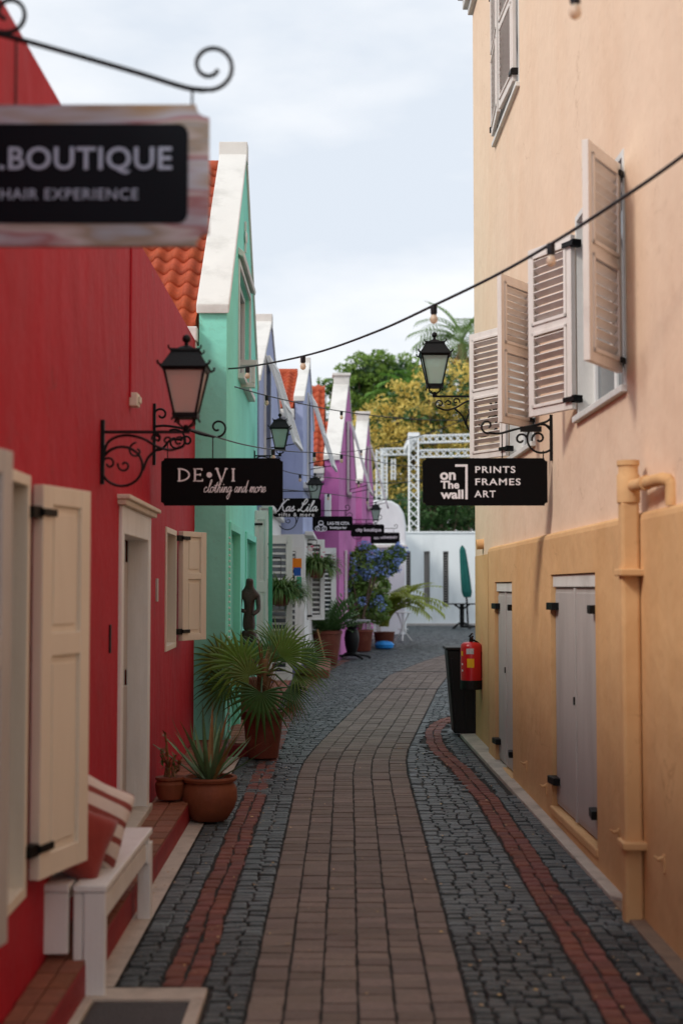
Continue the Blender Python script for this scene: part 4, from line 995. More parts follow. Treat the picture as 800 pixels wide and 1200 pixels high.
# handwritten lines are drawn as strokes: unit glyphs, x advance given last
SCRIPT = {
 'c': ([[(.75,.8),(.45,1),(.1,.6),(.15,.1),(.5,0),(1.0,.35)]], .95),
 'l': ([[(0,.2),(.7,1.7),(.75,2.3),(.5,2.2),(.3,1.0),(.35,.1),(.6,0),(.95,.4)]], .75),
 'o': ([[(.6,1),(.15,.8),(.1,.15),(.5,0),(.85,.4),(.75,.9),(.5,.95),(.8,.85),(1.15,.95)]], 1.05),
 't': ([[(0,.2),(.65,1.9),(.35,.2),(.6,0),(.95,.4)],[(-.1,1.25),(1.6,1.45)]], .8),
 'h': ([[(0,.2),(.7,1.7),(.7,2.3),(.45,2.0),(.2,0),(.45,.8),(.75,1),(.85,.6),(.8,.1),(1.0,0),(1.25,.4)]], 1.15),
 'i': ([[(0,.2),(.35,1),(.3,.15),(.5,0),(.8,.4)],[(.42,1.4),(.5,1.5)]], .65),
 'n': ([[(0,.2),(.25,1),(.2,0),(.45,.8),(.75,1),(.85,.6),(.85,.1),(1.05,0),(1.3,.4)]], 1.15),
 'g': ([[(.8,.9),(.4,1),(.1,.5),(.3,0),(.75,.5),(.85,1),(.75,-.6),(.4,-1.3),(.1,-.9),(.6,-.2),(1.2,.4)]], 1.05),
 'a': ([[(.8,.9),(.4,1),(.1,.5),(.3,0),(.7,.4),(.85,1),(.8,.2),(1.0,0),(1.25,.4)]], 1.1),
 'd': ([[(.8,.9),(.4,1),(.1,.5),(.3,0),(.7,.5),(1.1,2.2),(.85,.2),(1.05,0),(1.3,.4)]], 1.15),
 'm': ([[(0,.2),(.25,1),(.2,0),(.4,.8),(.6,1),(.7,.6),(.65,0),(.85,.8),(1.1,1),(1.2,.6),(1.15,.1),(1.35,0),(1.6,.4)]], 1.45),
 'r': ([[(0,.2),(.35,1.15),(.5,.9),(.85,.95),(.7,.4),(.8,0),(1.1,.35)]], .95),
 'e': ([[(0,.25),(.7,.6),(.6,1),(.25,.8),(.15,.2),(.5,0),(1.0,.35)]], .9),
 's': ([[(0,.2),(.5,1.1),(.55,.6),(.7,.2),(.4,0),(.1,.15),(.4,.0),(1.0,.35)]], .85),
 'K': ([[(.5,2.2),(.2,2.5),(.7,2.7),(1.0,2.4),(.7,1.1),(.35,.1),(-.2,-.1),(-.5,.3)],[(2.1,2.6),(1.7,2.6),(.85,1.35),(.8,1.2),(1.1,1.1),(1.4,.3),(1.8,-.05),(2.2,.3)]], 1.95),
 'L': ([[(.6,1.9),(.7,1.5),(1.2,1.6),(1.6,2.3),(1.4,2.75),(1.05,2.5),(.8,1.2),(.4,.2),(0,.05),(.1,.4),(.6,.25),(1.3,-.1),(1.9,.4)]], 1.7),
 ' ': ([], .8)}
def script(b, txt, x, z, h, y, w, shear=.25, width=None):
    adv = sum(SCRIPT[c][1] for c in txt); kx = (width/(adv*h)) if width else 1
    cx = 0
    for c in txt:
        ls, a = SCRIPT[c]
        for l in ls:
            q = curve2([(p, r) for p, r in l], 3) if len(l) > 2 else [Vector(p) for p in l]
            strokes(b, [[(x+(cx+p.x+p.y*shear)*h*kx, z+p.y*h) for p in q]], y, w)
        cx += a
b = MB(); script(b, 'clothing and more', sx(239), sz(577), .036, yf, .005, width=sx(311)-sx(239)); b.build('lettering', M_letter, S)
# bracket with scrolls
def sign_bracket(R, wallx, y, zb, zt, pts, spirals, r=.009, drops=()):
    b = MB(); s_ = 1 if spirals[0][0] > wallx else -1
    b.box(min(wallx, wallx+s_*.02), max(wallx, wallx+s_*.02), y-.01, y+.01, zb, zt)
    for p in pts: b.tube([(x, y, z) for x, z in curve2(p)], r, 6)
    for s_ in spirals: b.tube([(x, y, z) for x, z in spiral(*s_)], r*.85, 6)
    for x, z0_, z1_ in drops: b.tube([(x, y, z0_), (x, y, z1_)], .004, 5)
    b.build('bracket', M_iron, R)
U = lambda u, v: (P(u, v, 9.66).x, P(u, v, 9.66).z)
xw = WL(9.66)
sign_bracket(S, xw, Y, U(178, 545)[1], U(178, 473)[1],
  [[U(180, 500), U(195, 499), U(218, 503), U(236, 509), U(252, 512)], [U(180, 528), U(190, 526), U(200, 516), U(212, 515)]],
  [(*U(255, 501), .065, .015, -90, 300), (*U(189, 486), .05, .012, 200, -160), (*U(206, 517), .085, .02, 120, -260), (*U(219, 517), .04, .01, 180, -180), (*U(184, 515), .04, .012, 250, -60)],
  drops=((U(200, 0)[0], U(0, 537)[1], U(0, 520)[1]), (U(252, 0)[0], U(0, 537)[1], U(0, 511)[1])))
# on The wall
Y = 9.92; q = lambda u, v: P(u, v, Y); p0 = q(495, 592.5); p1 = q(640.5, 537); yf = Y-.0125
S = hsign('shop_sign', 'black hanging sign reading on The wall, PRINTS FRAMES ART, beside the peach wall', p0.x, p1.x, Y, p0.z, p1.z, (WR(Y),))
for tx, u, v, wpx, hpx in (('on', 515, 558.2, 18.5, 9.3), ('The', 516, 568.2, 22, 9.6), ('wall', 516.5, 579.4, 27, 11)):
    w_ = wpx*Y/F; text(tx, .1, (q(u, v).x, yf, q(u, v).z), S, bold=.0035, spacing=1.0, align='LEFT', width=w_, height=hpx*Y/F)
b = MB(); strokes(b, [[(q(533.5, 545.8).x, q(0, 545.8).z), (q(546, 545.8).x, q(0, 545.8).z)], [(q(546, 545.2).x, q(0, 545.2).z), (q(546, 584.5).x, q(0, 584.5).z)]], yf, .0165); b.build('lettering', M_letter, S)
for tx, v, wpx in (('PRINTS', 550.5, 47), ('FRAMES', 564.8, 53), ('ART', 579, 25)):
    text(tx, .06, (q(555.5, v).x, yf, q(0, v).z), S, bold=.0008, spacing=1.15, align='LEFT', width=wpx*Y/F, height=8.0*Y/F)
U = lambda u, v: (q(u, v).x, q(u, v).z); xw = WR(Y)
sign_bracket(S, xw, Y, U(0, 540)[1], U(0, 486)[1],
  [[U(646, 505), U(636, 497), U(618, 500), U(600, 504), U(585, 508), U(572, 507)], [U(646, 489), U(640, 494), U(630, 497)]],
  [(*U(571, 499), .055, .012, -80, -420), (*U(634, 514), .10, .1, 0, 359), (*U(631, 514), .05, .012, 200, -140), (*U(610, 515), .045, .012, 0, 340)],
  drops=((U(632, 0)[0], U(0, 537)[1], U(0, 528)[1]), (U(585, 0)[0], U(0, 537)[1], U(0, 508)[1])))
b = MB(); b.box(U(606, 0)[0], U(630, 0)[0], Y-.02, Y+.02, U(0, 506)[1], U(0, 500)[1]); b.build('clamp', M_iron, S)
# salon sign: near and out of focus
Y = 4.3; q = lambda u, v: P(u, v, Y); xL = WL(Y)+.02; xR = q(246, 0).x; zT, zB = q(0, 124).z, q(0, 289).z; yf = Y-.012
M_frame = mat('sign_photo_print', '#b9b2aa', .5, .03, 8, 0)
M_dim = mat('blue_grey_lettering', '#a3b3ca', .5, .03, 20, 0)
def stripes(m):
    t = m.node_tree; ns = t.nodes; lk = t.links.new; g = ns.new('ShaderNodeNewGeometry'); mp_ = ns.new('ShaderNodeMapping'); mp_.inputs['Rotation'].default_value = (0, radians(28), 0); mp_.inputs['Scale'].default_value = (1.4, 1, 8)
    nn = ns.new('ShaderNodeTexNoise'); nn.inputs['Scale'].default_value = 1.5; nn.inputs['Detail'].default_value = 2; lk(g.outputs['Position'], mp_.inputs[0]); lk(mp_.outputs[0], nn.inputs['Vector'])
    cr = ns.new('ShaderNodeValToRGB'); e = cr.color_ramp.elements; e[0].position = .3; e[0].color = lin('#9a8468'); e[1].position = .7; e[1].color = lin('#9fb0c4')
    for p_, c_ in ((.42, '#aab0bc'), (.50, '#97686c'), (.55, '#b5b0b2'), (.62, '#8f8577')): x_ = e.new(p_); x_.color = lin(c_)
    lk(nn.outputs['Fac'], cr.inputs[0]); lk(cr.outputs[0], ns['Principled BSDF'].inputs['Base Color'])
stripes(M_frame)
S = hsign('salon_sign', 'large close sign with black panel reading BOUTIQUE HAIR EXPERIENCE in a printed frame', xL, xR, Y, zB, zT, (WL(Y),), notch=.04, board=M_frame)
b = MB(); a, c = q(222, 0).x, xL+.005; z0, z1 = q(0, 263).z, q(0, 147).z; r = .03; pl_ = []
for cx, cz, a0 in ((a-r, z1-r, 0), (c+r, z1-r, 90), (c+r, z0+r, 180), (a-r, z0+r, 270)): pl_ += [(cx+r*cos(radians(a0+t)), cz+r*sin(radians(a0+t))) for t in (0, 30, 60, 90)]
b.prism(pl_, lambda x, z: (x, yf-.004, z), lambda x, z: (x, yf+.004, z)); b.build('panel', mat('blue_black_panel', '#070b14', .5, .1, 10, 0, spec=.12), S)
text('A.BOUTIQUE', .1, (q(88, 189).x, yf-.005, q(0, 189).z), S, m=M_dim, bold=.0012, spacing=1.05, width=232*Y/F)
text('HAIR EXPERIENCE', .05, (q(83, 230).x, yf-.005, q(0, 230).z), S, m=M_dim, spacing=1.1, width=162*Y/F)
U = lambda u, v: (q(u, v).x, q(u, v).z)
sign_bracket(S, WL(Y), Y, U(0, 130)[1], U(0, -30)[1], [[U(-40, 32), U(0, 40), U(80, 62), U(160, 85), U(215, 102), U(240, 106)], [U(-40, -20), U(-20, -10), U(-2, 0)]],
  [(*U(247, 77), .078, .025, -105, 330), (*U(10, 15), .068, .02, -140, 250)], r=.0085, drops=((U(226, 0)[0], U(0, 126)[1], U(0, 103)[1]), (U(20, 0)[0], U(0, 124)[1], U(0, 45)[1])))
# farther signs
def small_sign(label, u0, u1, v0, v1, Y, wallx, fill):
    q = lambda u, v: P(u, v, Y); p0 = q(u0, v1); p1 = q(u1, v0)
    S = hsign('shop_sign', label, p0.x, p1.x, Y, p0.z, p1.z, (wallx,), notch=.02)
    fill(S, q, Y-.0125)
    U = lambda u, v: (q(u, v).x, q(u, v).z); w = p1.x-p0.x
    b = MB(); b.box(wallx-.0, wallx+.02, Y-.01, Y+.01, p1.z-.02, p1.z+.32)
    zt = p1.z+.10
    b.tube([(wallx, Y, zt), (p1.x-.1, Y, zt)], .008, 6)
    b.tube([(x, Y, z) for x, z in spiral(p1.x-.1, zt+.06, .06, .015, -90, 250)], .007, 5); b.tube([(x, Y, z) for x, z in spiral(wallx+.1, zt+.08, .075, .02, 180, -170)], .007, 5)
    for t in (.15, .8): b.tube([(p0.x+w*t, Y, p1.z), (p0.x+w*t, Y, zt)], .004, 4)
    b.build('bracket', M_iron, S)
def f1(S, q, yf):
    b = MB(); script(b, 'Kas Lila'.replace('il', 'il'), q(325.5, 0).x, q(0, 599).z, .062, yf, .016, width=q(373, 0).x-q(327, 0).x); b.build('lettering', M_letter, S)
    text('gifts & more', .05, (q(348, 0).x, yf, q(0, 603.3).z), S, width=42*20/F, spacing=1.3, bold=.001)
small_sign('black sign with white script Kas Lila above the lavender shop front', 320, 376, 584, 606, 20.0, -1.06, f1)
def f2(S, q, yf):
    b = MB(); c = q(376, 0).x
    for du, v, rr in ((0, 618.5, .062), (-4, 619.5, .04), (4, 619.5, .04), (0, 613, .04)):
        x, z = q(376+du, v).x, q(0, v).z; strokes(b, [[(x+rr*cos(a*pi/6), z+rr*sin(a*pi/6)) for a in range(13)]], yf, .013)
    b.build('emblem', M_letter, S)
    text('LAS-TE CITA', .1, (q(396.5, 0).x, yf, q(0, 613.5).z), S, width=26*25/F, bold=.004)
    text('boutique bar', .05, (q(396.5, 0).x, yf, q(0, 618.3).z), S, width=20*25/F, bold=.002)
small_sign('black sign with round bottle emblem and two lines of letters', 366, 413, 605, 622, 25.0, -.58, f2)
def f3(S, q, yf): text('city boutique', .1, (q(431, 0).x, yf, q(0, 621).z), S, width=30*29.8/F, bold=.003)
small_sign('narrow black sign in lower case, third beyond the script sign', 411, 450, 614.5, 629, 29.8, .08, f3)
def f4(S, q, yf):
    text('LIONHEART', .1, (q(454.5, 0).x, yf, q(0, 630).z), S, width=20*35/F, bold=.004)
    b = MB(); x, z = q(440, 0).x, q(0, 630).z
    for dz in (-.03, 0, .03): b.box(x-.06, x+.06, yf-.004, yf, z+dz-.008, z+dz+.008)
    b.build('emblem', M_letter, S)
small_sign('last and smallest black sign, before the white building', 434, 468, 624, 637, 35.0, .6, f4)

# ================================================================== STRING LIGHTS
def string(label, pts, bulbs, r=.008):
    c = curve2([Vector(p) for p in pts], 8)
    R = thing('string_lights', label, 'string lights', pts[0], 0, 'strings of bulbs across the alley')
    b = MB(); b.tube(c, r, 5); b.build('cable', M_cable, R)
    for t in bulbs:
        i = min(len(c)-1, int(t*(len(c)-1))); p = c[i]
        b = MB(); b.lathe([(.012, .006), (.02, 0), (.02, -.045), (.016, -.055)], 8, p); b.build('socket', M_cable, R, smooth=True)
        b = MB(); b.lathe([(.013, -.053), (.020, -.068), (.024, -.085), (.018, -.102), (.004, -.11)], 10, p); b.build('bulb', M_bulb, R, smooth=True)
def seq(L_): return [P(u, v, d) for u, v, d in L_]
string('thick near string of bulbs rising to the upper right corner', seq([(248,433,14),(290,430,13),(365,415,11.05),(440,389,9.7),(508,358,8.35),(580,323,7.5),(645,286,6.76),(720,238,6.1),(800,182,5.57),(905,95,5.0)]), [.115, .22, .445, .668], r=.0085)
string('second string of bulbs sagging below the top one', seq([(250,446,13.6),(322,466,16),(400,482,19),(480,491,22),(553,493,24)]), [.24, .5], r=.007)
string('third string starting at the red wall lamp', seq([(223,503,8),(290,522,12),(340,529,15),(400,533,19),(475,546,24),(545,548,27)]), [.33, .5, .62], r=.0055)
string('fourth string over the lavender fronts', seq([(300,540,18.7),(345,555,21),(400,561,24),(460,566,28),(556,556,34)]), [.3, .6], r=.007)
string('dark string climbing right past the magenta gables', seq([(398,530,28),(420,528,27),(450,522,26),(500,508,24.5),(556,488,23)]), [.3], r=.006)
string('lowest string before the magenta fronts', seq([(325,573,20.5),(378,578,24),(430,584,28),(480,586,33),(556,588,38)]), [.3, .5], r=.007)
string('out of focus string high across the top of the alley', seq([(520,-60,6.6),(600,-25,5.8),(686,-12,5.0),(820,-40,4.3)]), [.66], r=.007)

# ================================================================== BENCH AND CUSHIONS
BN = thing('bench', 'white painted plank bench against the red wall', 'bench', (-1.07, 6.45, .06))
b = MB
def pb(name, *a, m=M_wood, **k): return bx(name, m, *a, BN, bevel=.006, **k)
zs = .475
pb('leg', -1.035, -.945, 5.78, 5.82, .062, zs-.002)
pb('board', -1.035+.0, -.945+.03, 5.782, 5.82, .22, zs-.002) if False else None
pb('end_board', -1.075, -1.037, 5.782, 5.818, .17, zs-.003)
pb('end_board', -1.215, -1.095, 5.78, 5.82, .23, zs-.002)
pb('leg', -1.0, -.935, 7.06, 7.13, .07, zs-.03)
pb('leg', -1.2, -1.14, 7.06, 7.13, .22, zs-.03)
for xa, xb in ((-1.215, -1.092), (-1.075, -.94)): pb('seat_board', xa, xb, 5.775, 7.16, zs, zs+.03)
pb('rail', -.985, -.955, 5.822, 7.058, zs-.12, zs-.03); pb('rail', -1.2, -1.17, 5.822, 7.058, zs-.12, zs-.03); pb('cross_board', -1.13, -.94, 7.04, 7.058, zs-.13, zs-.002)
def cushion(label, loc, rot, s, m, stripe=False):
    me = bpy.data.meshes.new('cushion'); bm = bmesh.new(); n = 14
    g = {}
    for sd_ in (1, -1):
        for i in range(n+1):
            for j in range(n+1):
                u, v = i/n*2-1, j/n*2-1; e = (1-u**4)*(1-v**4); edge = (abs(u) > .999 or abs(v) > .999)
                if sd_ == -1 and edge: continue
                k = 1-.13*(1-abs(u*v))*max(abs(u), abs(v))
                g[(sd_, i, j)] = bm.verts.new((u*s*k, sd_*.56*s*e**.5+random.uniform(-.004, .004)*(not edge), v*s*k))
    def gv(sd_, i, j): return g.get((sd_, i, j)) or g[(1, i, j)]
    for sd_ in (1, -1):
        for i in range(n):
            for j in range(n):
                f = [gv(sd_, i, j), gv(sd_, i+1, j), gv(sd_, i+1, j+1), gv(sd_, i, j+1)]
                if sd_ > 0: f.reverse()
                fc = bm.faces.new(f); fc.smooth = True
                if stripe and j % 3 == 1: fc.material_index = 1
    bm.to_mesh(me); bm.free(); me.materials.append(m)
    if stripe: me.materials.append(M_stripe)
    o = link('cushion', me); o.location = loc; o.rotation_euler = rot; md = o.modifiers.new('s', 'SUBSURF'); md.levels = md.render_levels = 1
    tag(o, label, 'cushion', 'cushions on the bench'); return o
cushion('rust red cushion at the near end of the white bench', (-1.10, 5.95, zs+.175), (radians(-12), radians(27), radians(30)), .16, M_cushr)
cushion('cream cushion with red stripes leaning behind the red one', (-1.085, 6.16, zs+.23), (radians(-16), radians(27), radians(34)), .195, M_cushw, True)

# ================================================================== PLANTS
def pot(parent, c, prof, m, n=28, soil=None):
    b = MB(); b.lathe(prof, n, c); o = b.build('pot', m, parent, smooth=True)
    if soil: b = MB(); b.lathe([(.001, soil[1]-.003), (soil[0], soil[1]-.002), (soil[0], soil[1])], 16, c); b.build('soil', M_soil, parent)
    return o
def ribbon(b, p, az, el, L_, w, droop=1.0, n=6, fold=.25, twist=0, tone=.5, taper=1):
    """an arching leaf blade"""
    p = Vector(p); pts = []; e = el
    for i in range(n+1):
        pts.append((p.copy(), e)); p = p+Vector((cos(az)*cos(e), sin(az)*cos(e), sin(e)))*L_/n; e -= droop/n
    o = len(b.v)
    for i, (q, e) in enumerate(pts):
        t = i/n; ww = w*(1-t**(1.6*taper))*(.55+.45*min(1, t*5)); s_ = Vector((-sin(az+twist), cos(az+twist), 0)); up = Vector((-cos(az)*sin(e), -sin(az)*sin(e), cos(e)))
        b.v += [tuple(q-s_*ww/2+up*ww*fold), tuple(q), tuple(q+s_*ww/2+up*ww*fold)]
    for i in range(n):
        a = o+3*i; b.f += [(a, a+1, a+4, a+3), (a+1, a+2, a+5, a+4)]; b.t += [tone, tone]
    return pts[-1][0]
# aloe in the round pot
c = P(245, 961, 9.82); c.z = G(9.82)+.01
A = thing('potted_aloe', 'spiky aloe in a round glazed orange brown pot on the cobbles', 'potted plant', c)
pot(A, c, [(.10, 0), (.125, .01), (.17, .08), (.193, .15), (.19, .22), (.165, .262), (.185, .27), (.193, .288), (.187, .30), (.165, .298), (.155, .27)], M_pot, soil=(.158, .272))
for i in range(26):
    b = MB(); az = i*2.4+rnd.uniform(-.3, .3); el = rnd.uniform(.75, 1.45) if i > 5 else rnd.uniform(.45, .8); r_ = rnd.uniform(.01, .06)
    L_ = rnd.uniform(.4, .56)
    # thick blade: two ribbons back to back
    st0 = c+Vector((cos(az)*r_, sin(az)*r_, .27))
    ribbon(b, st0, az, el, L_, .046, rnd.uniform(-.4, .35), 6, .22, taper=1.1); ribbon(b, st0-Vector((0, 0, .012)), az, el, L_, .052, 0, 6, .40, taper=1.1) if False else None
    b.build('leaf', M_aloe if i % 6 else M_straw, A)
# small succulent pot on the step
c = P(195, 946, 9.75); c.x = -1.165; c.z = G(9.75)+.16
A = thing('potted_succulent', 'small terracotta pot with a leggy reddish succulent on the red step', 'potted plant', c)
pot(A, c, [(.06, 0), (.08, .01), (.095, .06), (.10, .11), (.085, .13), (.098, .14), (.098, .155), (.08, .153)], M_pot, soil=(.085, .142))
for i, (dx, dy, h) in enumerate(((-.02, 0, .30), (.02, .02, .16), (.0, -.03, .12), (-.04, .02, .2), (.04, 0, .1))):
    b = MB(); top_ = c+Vector((dx*1.6, dy, .14+h)); b.tube([c+Vector((dx, dy, .14)), c+Vector((dx*.6, dy, .14+h*.5)), top_], .007, 5); b.build('stem', M_straw, A)
    b = MB()
    for k in range(26):
        a = k*2.4; lv = rnd.uniform(0, 1)**.6; q_ = (c+Vector((dx, dy, .14))).lerp(top_, lv); ribbon(b, q_, a, rnd.uniform(.1, 1.2), rnd.uniform(.03, .055), .02, .2, 3, .1)
    b.build('foliage', M_fern if i % 2 else mat('reddish_succulent', '#7b5a2f', .5, .3, 20, 0), A)
# big fan palm
c = Vector((P(308, 886, 13.1).x, 13.1, G(13.1)+.01))
FP = thing('potted_fan_palm', 'large fan palm in a tall brown clay pot by the green house', 'potted plant', c)
pot(FP, c, [(.125, 0), (.14, .01), (.165, .2), (.18, .36), (.195, .37), (.2, .40), (.2, .43), (.185, .435), (.175, .40)], M_potd, soil=(.178, .405))
b = MB()
for i in range(60):
    az = rnd.uniform(0, 6.28); z = rnd.uniform(.40, .85); ribbon(b, c+Vector((cos(az)*.05, sin(az)*.05, z)), az, rnd.uniform(.9, 1.5), rnd.uniform(.18, .4), .018, rnd.uniform(-.2, .6), 4, .1)
b.build('trunk_fibre', M_straw, FP)
b = MB(); b.tube([c+Vector((0, 0, .38)), c+Vector((0, 0, .9))], [.07, .045], 8); b.build('trunk', M_straw, FP, smooth=True)
def fan_leaf(hub, R_, nrm, updir, spread=130, nseg=26, m=M_leaf, droopy=.12):
    """palmate leaf: segments radiate from hub in the plane with normal nrm, centred on updir"""
    nrm = Vector(nrm).normalized(); up = Vector(updir); up = (up-nrm*up.dot(nrm)).normalized(); sd_ = nrm.cross(up)
    b = MB(); base = c+Vector((0, 0, .75)); mid = base.lerp(hub, .5)+Vector((0, 0, .06)); b.tube([base, mid, hub], [.012, .009, .007], 6)
    for i in range(nseg):
        a = radians(lerp(-spread, spread, i/(nseg-1))); L_ = R_*(.82+.18*cos(a))*rnd.uniform(.93, 1.05); d = up*cos(a)+sd_*sin(a); pr = up*-sin(a)+sd_*cos(a)
        dr_ = rnd.uniform(.6, 1.4)*droopy; o = len(b.v); n = 5; wmax = 2*L_*.42*math.tan(radians(spread)/(nseg-1))*1.05
        for k in range(n+1):
            t = k/n; q_ = hub+d*L_*t+nrm*(.05*L_*sin(t*pi))-Vector((0, 0, dr_*L_*t*t*t*1.6)); w = wmax*(t/.45 if t < .45 else max(0.03, ((1-t)/.55)**1.1)); f = nrm*w*.22
            b.v += [tuple(q_-pr*w/2-f), tuple(q_+f*.6), tuple(q_+pr*w/2-f)]
        for k in range(n):
            s_ = o+3*k; b.f += [(s_, s_+1, s_+4, s_+3), (s_+1, s_+2, s_+5, s_+4)]; b.t += [.5, .5]
    return b.build('leaf', m, FP)
q = lambda u, v, d=13.1: P(u, v, d)
for (u, v, d, R_, nv, uv, sp, m) in (
   (283, 778, 12.95, .42, (.35,-1,.25), (-.75,0,.25), 125, M_leaf),
   (330, 770, 13.0, .40, (-.2,-1,.35), (.75,0,.62), 80, M_leaf),
   (306, 812, 12.8, .38, (.05,-1,.3), (-.12,0,-1), 115, M_leafd),
   (300, 775, 13.3, .42, (.3,-.6,.7), (-.3,.3,.9), 100, M_leafd),
   (345, 790, 13.0, .32, (.2,-.5,.85), (1,-.1,-.25), 85, M_leaf),
   (268, 800, 13.1, .35, (-.3,-.8,.3), (-1,.2,-.35), 100, M_leafd),
   (320, 775, 13.4, .45, (.1,-.7,.5), (.3,.3,1), 70, M_leafd),
   (292, 792, 12.85, .28, (.1,-1,.1), (-.6,0,.5), 120, M_leaf),
   (338, 805, 12.9, .28, (.4,-.7,.4), (.8,-.2,-.7), 80, M_leafd),
   (262, 775, 13.25, .33, (-.1,-1,.15), (-.8,.1,.55), 110, M_leaf),
   (325, 760, 13.6, .40, (.2,-.6,.4), (.2,.4,1), 60, M_leaf),
   (352, 775, 13.15, .36, (-.1,-.8,.5), (1,0,.35), 65, M_leafd),
   (338, 822, 13.05, .20, (.2,-.9,.2), (.6,0,-1), 60, M_straw)):
    fan_leaf(q(u, v, d), R_*1.08, nv, uv, sp, 19, m)
b = MB()
for i in range(60):
    p_ = q(rnd.choice((352, 348, 300)), rnd.choice((790, 782, 800)), 13.0)+Vector((rnd.uniform(-.02, .03), 0, 0)); ribbon(b, p_, rnd.uniform(-.5, .3), rnd.uniform(-.3, .35), rnd.uniform(.16, .26), .014, rnd.uniform(.8, 2.2), 4, .1)
b.build('dry_tips', M_straw, FP, kind='stuff')
# foliage clouds
def cloud(b, c, r, n, size, rx=None, tones=True, up=0):
    for i in range(n):
        while True:
            d = Vector((rnd.uniform(-1, 1), rnd.uniform(-1, 1), rnd.uniform(-1, 1)))
            if .25 < d.length < 1: break
        d = d/d.length*(d.length**.45); rr = Vector(r) if not isinstance(r, (int, float)) else Vector((r,)*3)
        p_ = Vector(c)+Vector((d.x*rr.x, d.y*rr.y, d.z*rr.z)); s_ = size*rnd.uniform(.6, 1.3)
        a = Vector((rnd.gauss(0, 1), rnd.gauss(0, 1), rnd.gauss(0, .7)+up)).normalized(); e = a.cross(Vector((rnd.gauss(0, 1), rnd.gauss(0, 1), rnd.gauss(0, 1)))).normalized(); n_ = a.cross(e)
        b.add([p_-a*s_*.5, p_+e*s_*.24+n_*s_*.06, p_+a*s_*.5, p_-e*s_*.24+n_*s_*.06], [(0, 1, 2, 3)], rnd.random())
def grassy(b, c, r, n, L_, w, el0=.2, el1=1.4, droop=(1.2, 2.6)):
    for i in range(n):
        az = rnd.uniform(0, 6.28); rr = r*sqrt(rnd.random()); ribbon(b, Vector(c)+Vector((cos(az)*rr, sin(az)*rr, 0)), az, rnd.uniform(el0, el1), L_*rnd.uniform(.6, 1.2), w, rnd.uniform(*droop), 4, .1)
def shelf_pot(label, u, v, d, rr, m_leaf, extra=None, n=260, L_=.4, hang=None):
    c = P(u, v, d); R = thing('hanging_fern', label, 'hanging plant', c, 0, None)
    b = MB(); b.lathe([(.05, -.14), (.1, -.12), (.14, 0), (.15, .02), (.13, .02)], 14, c); b.build('basket', M_potd, R, smooth=True)
    b = MB(); grassy(b, c+Vector((0, 0, .02)), rr, n, L_, .03, .1, 1.5, (1.6, 3.2)); b.build('foliage', m_leaf, R)
    b = MB(); b.tube([c+Vector((0, 0, .02)), c+Vector((0, 0, .5))], .004, 4)
    if hang is not None: b.tube([c+Vector((0, 0, .5)), Vector((hang, d, c.z+.5))], .010, 5)
    b.build('hanger', M_iron, R)
    return R, c
shelf_pot('wide green fern hanging in front of the white shop front', 329, 698, 18.8, .15, M_fern, n=620, L_=.42, hang=-1.06)
R, c = shelf_pot('hanging fern with pink flowers before the louvred leaves', 371, 668, 23.6, .2, M_fern, n=560, L_=.45, hang=-.56)
b = MB(); cloud(b, c+Vector((-.05, -.1, .15)), (.35, .2, .28), 60, .05); b.build('blossom', M_pink, R)
# zz plant in tall terracotta pot
c = Vector((P(383, 770, 26.3).x, 26.3, G(26.3)+.01))
Z = thing('potted_shrub', 'dark leafy plant in a big terracotta pot before the magenta house', 'potted plant', c)
pot(Z, c, [(.17, 0), (.19, .02), (.25, .45), (.265, .56), (.285, .57), (.285, .62), (.26, .63), (.25, .58)], M_potd, soil=(.25, .59))
b = MB()
for i in range(75):
    az = rnd.uniform(0, 6.28); L_ = rnd.uniform(.45, .85); el = rnd.uniform(.35, 1.45); p_ = c+Vector((cos(az)*.08, sin(az)*.08, .58)); dr_ = rnd.uniform(.2, .9); e = el
    for k in range(9):
        nx_ = p_+Vector((cos(az)*cos(e), sin(az)*cos(e), sin(e)))*L_/9; e -= dr_/9
        for sg in (-1, 1): ribbon(b, nx_, az+sg*1.1, e+.25, .12, .05, .4, 2, .1, tone=rnd.random())
        p_ = nx_
b.build('foliage', M_leafd, Z)
# blue flowering shrub
c = Vector((P(428, 752, 30.5).x-.1, 30.8, G(31)+.01))
BF_ = thing('flowering_shrub', 'tall shrub covered in blue blossom in a reddish pot', 'flowering shrub', c)
pot(BF_, c, [(.2, 0), (.22, .02), (.26, .4), (.28, .42), (.28, .46), (.25, .46)], M_potd, soil=(.25, .44))
b = MB()
for i in range(9): 
    a = rnd.uniform(0, 6.28); b.tube(curve2([c+Vector((0, 0, .4)), c+Vector((cos(a)*.15, sin(a)*.15, .95)), c+Vector((cos(a)*.4, sin(a)*.3, 1.6))], 3), [.02]*7, 5)
b.build('stem', M_bark, BF_)
b = MB(); bb = MB()
for (u, v, d, r) in ((420, 668, 31, .42), (408, 688, 30.8, .38), (436, 690, 31, .4), (430, 655, 31.2, .33), (452, 660, 31.2, .28), (464, 650, 31.3, .2), (415, 708, 30.9, .35), (440, 712, 31, .35)):
    cc = P(u, v, d); cloud(b, cc, (r, r*.8, r), 420, .15)
    for k in range(8 if v < 700 else 2):
        o_ = Vector((rnd.uniform(-1, 1), -rnd.uniform(.1, .9), rnd.uniform(-1, 1)))*r*.9; cloud(bb, cc+o_, .11, 36, .07)
b.build('foliage', M_leaf, BF_); bb.build('blossom', M_blue, BF_)
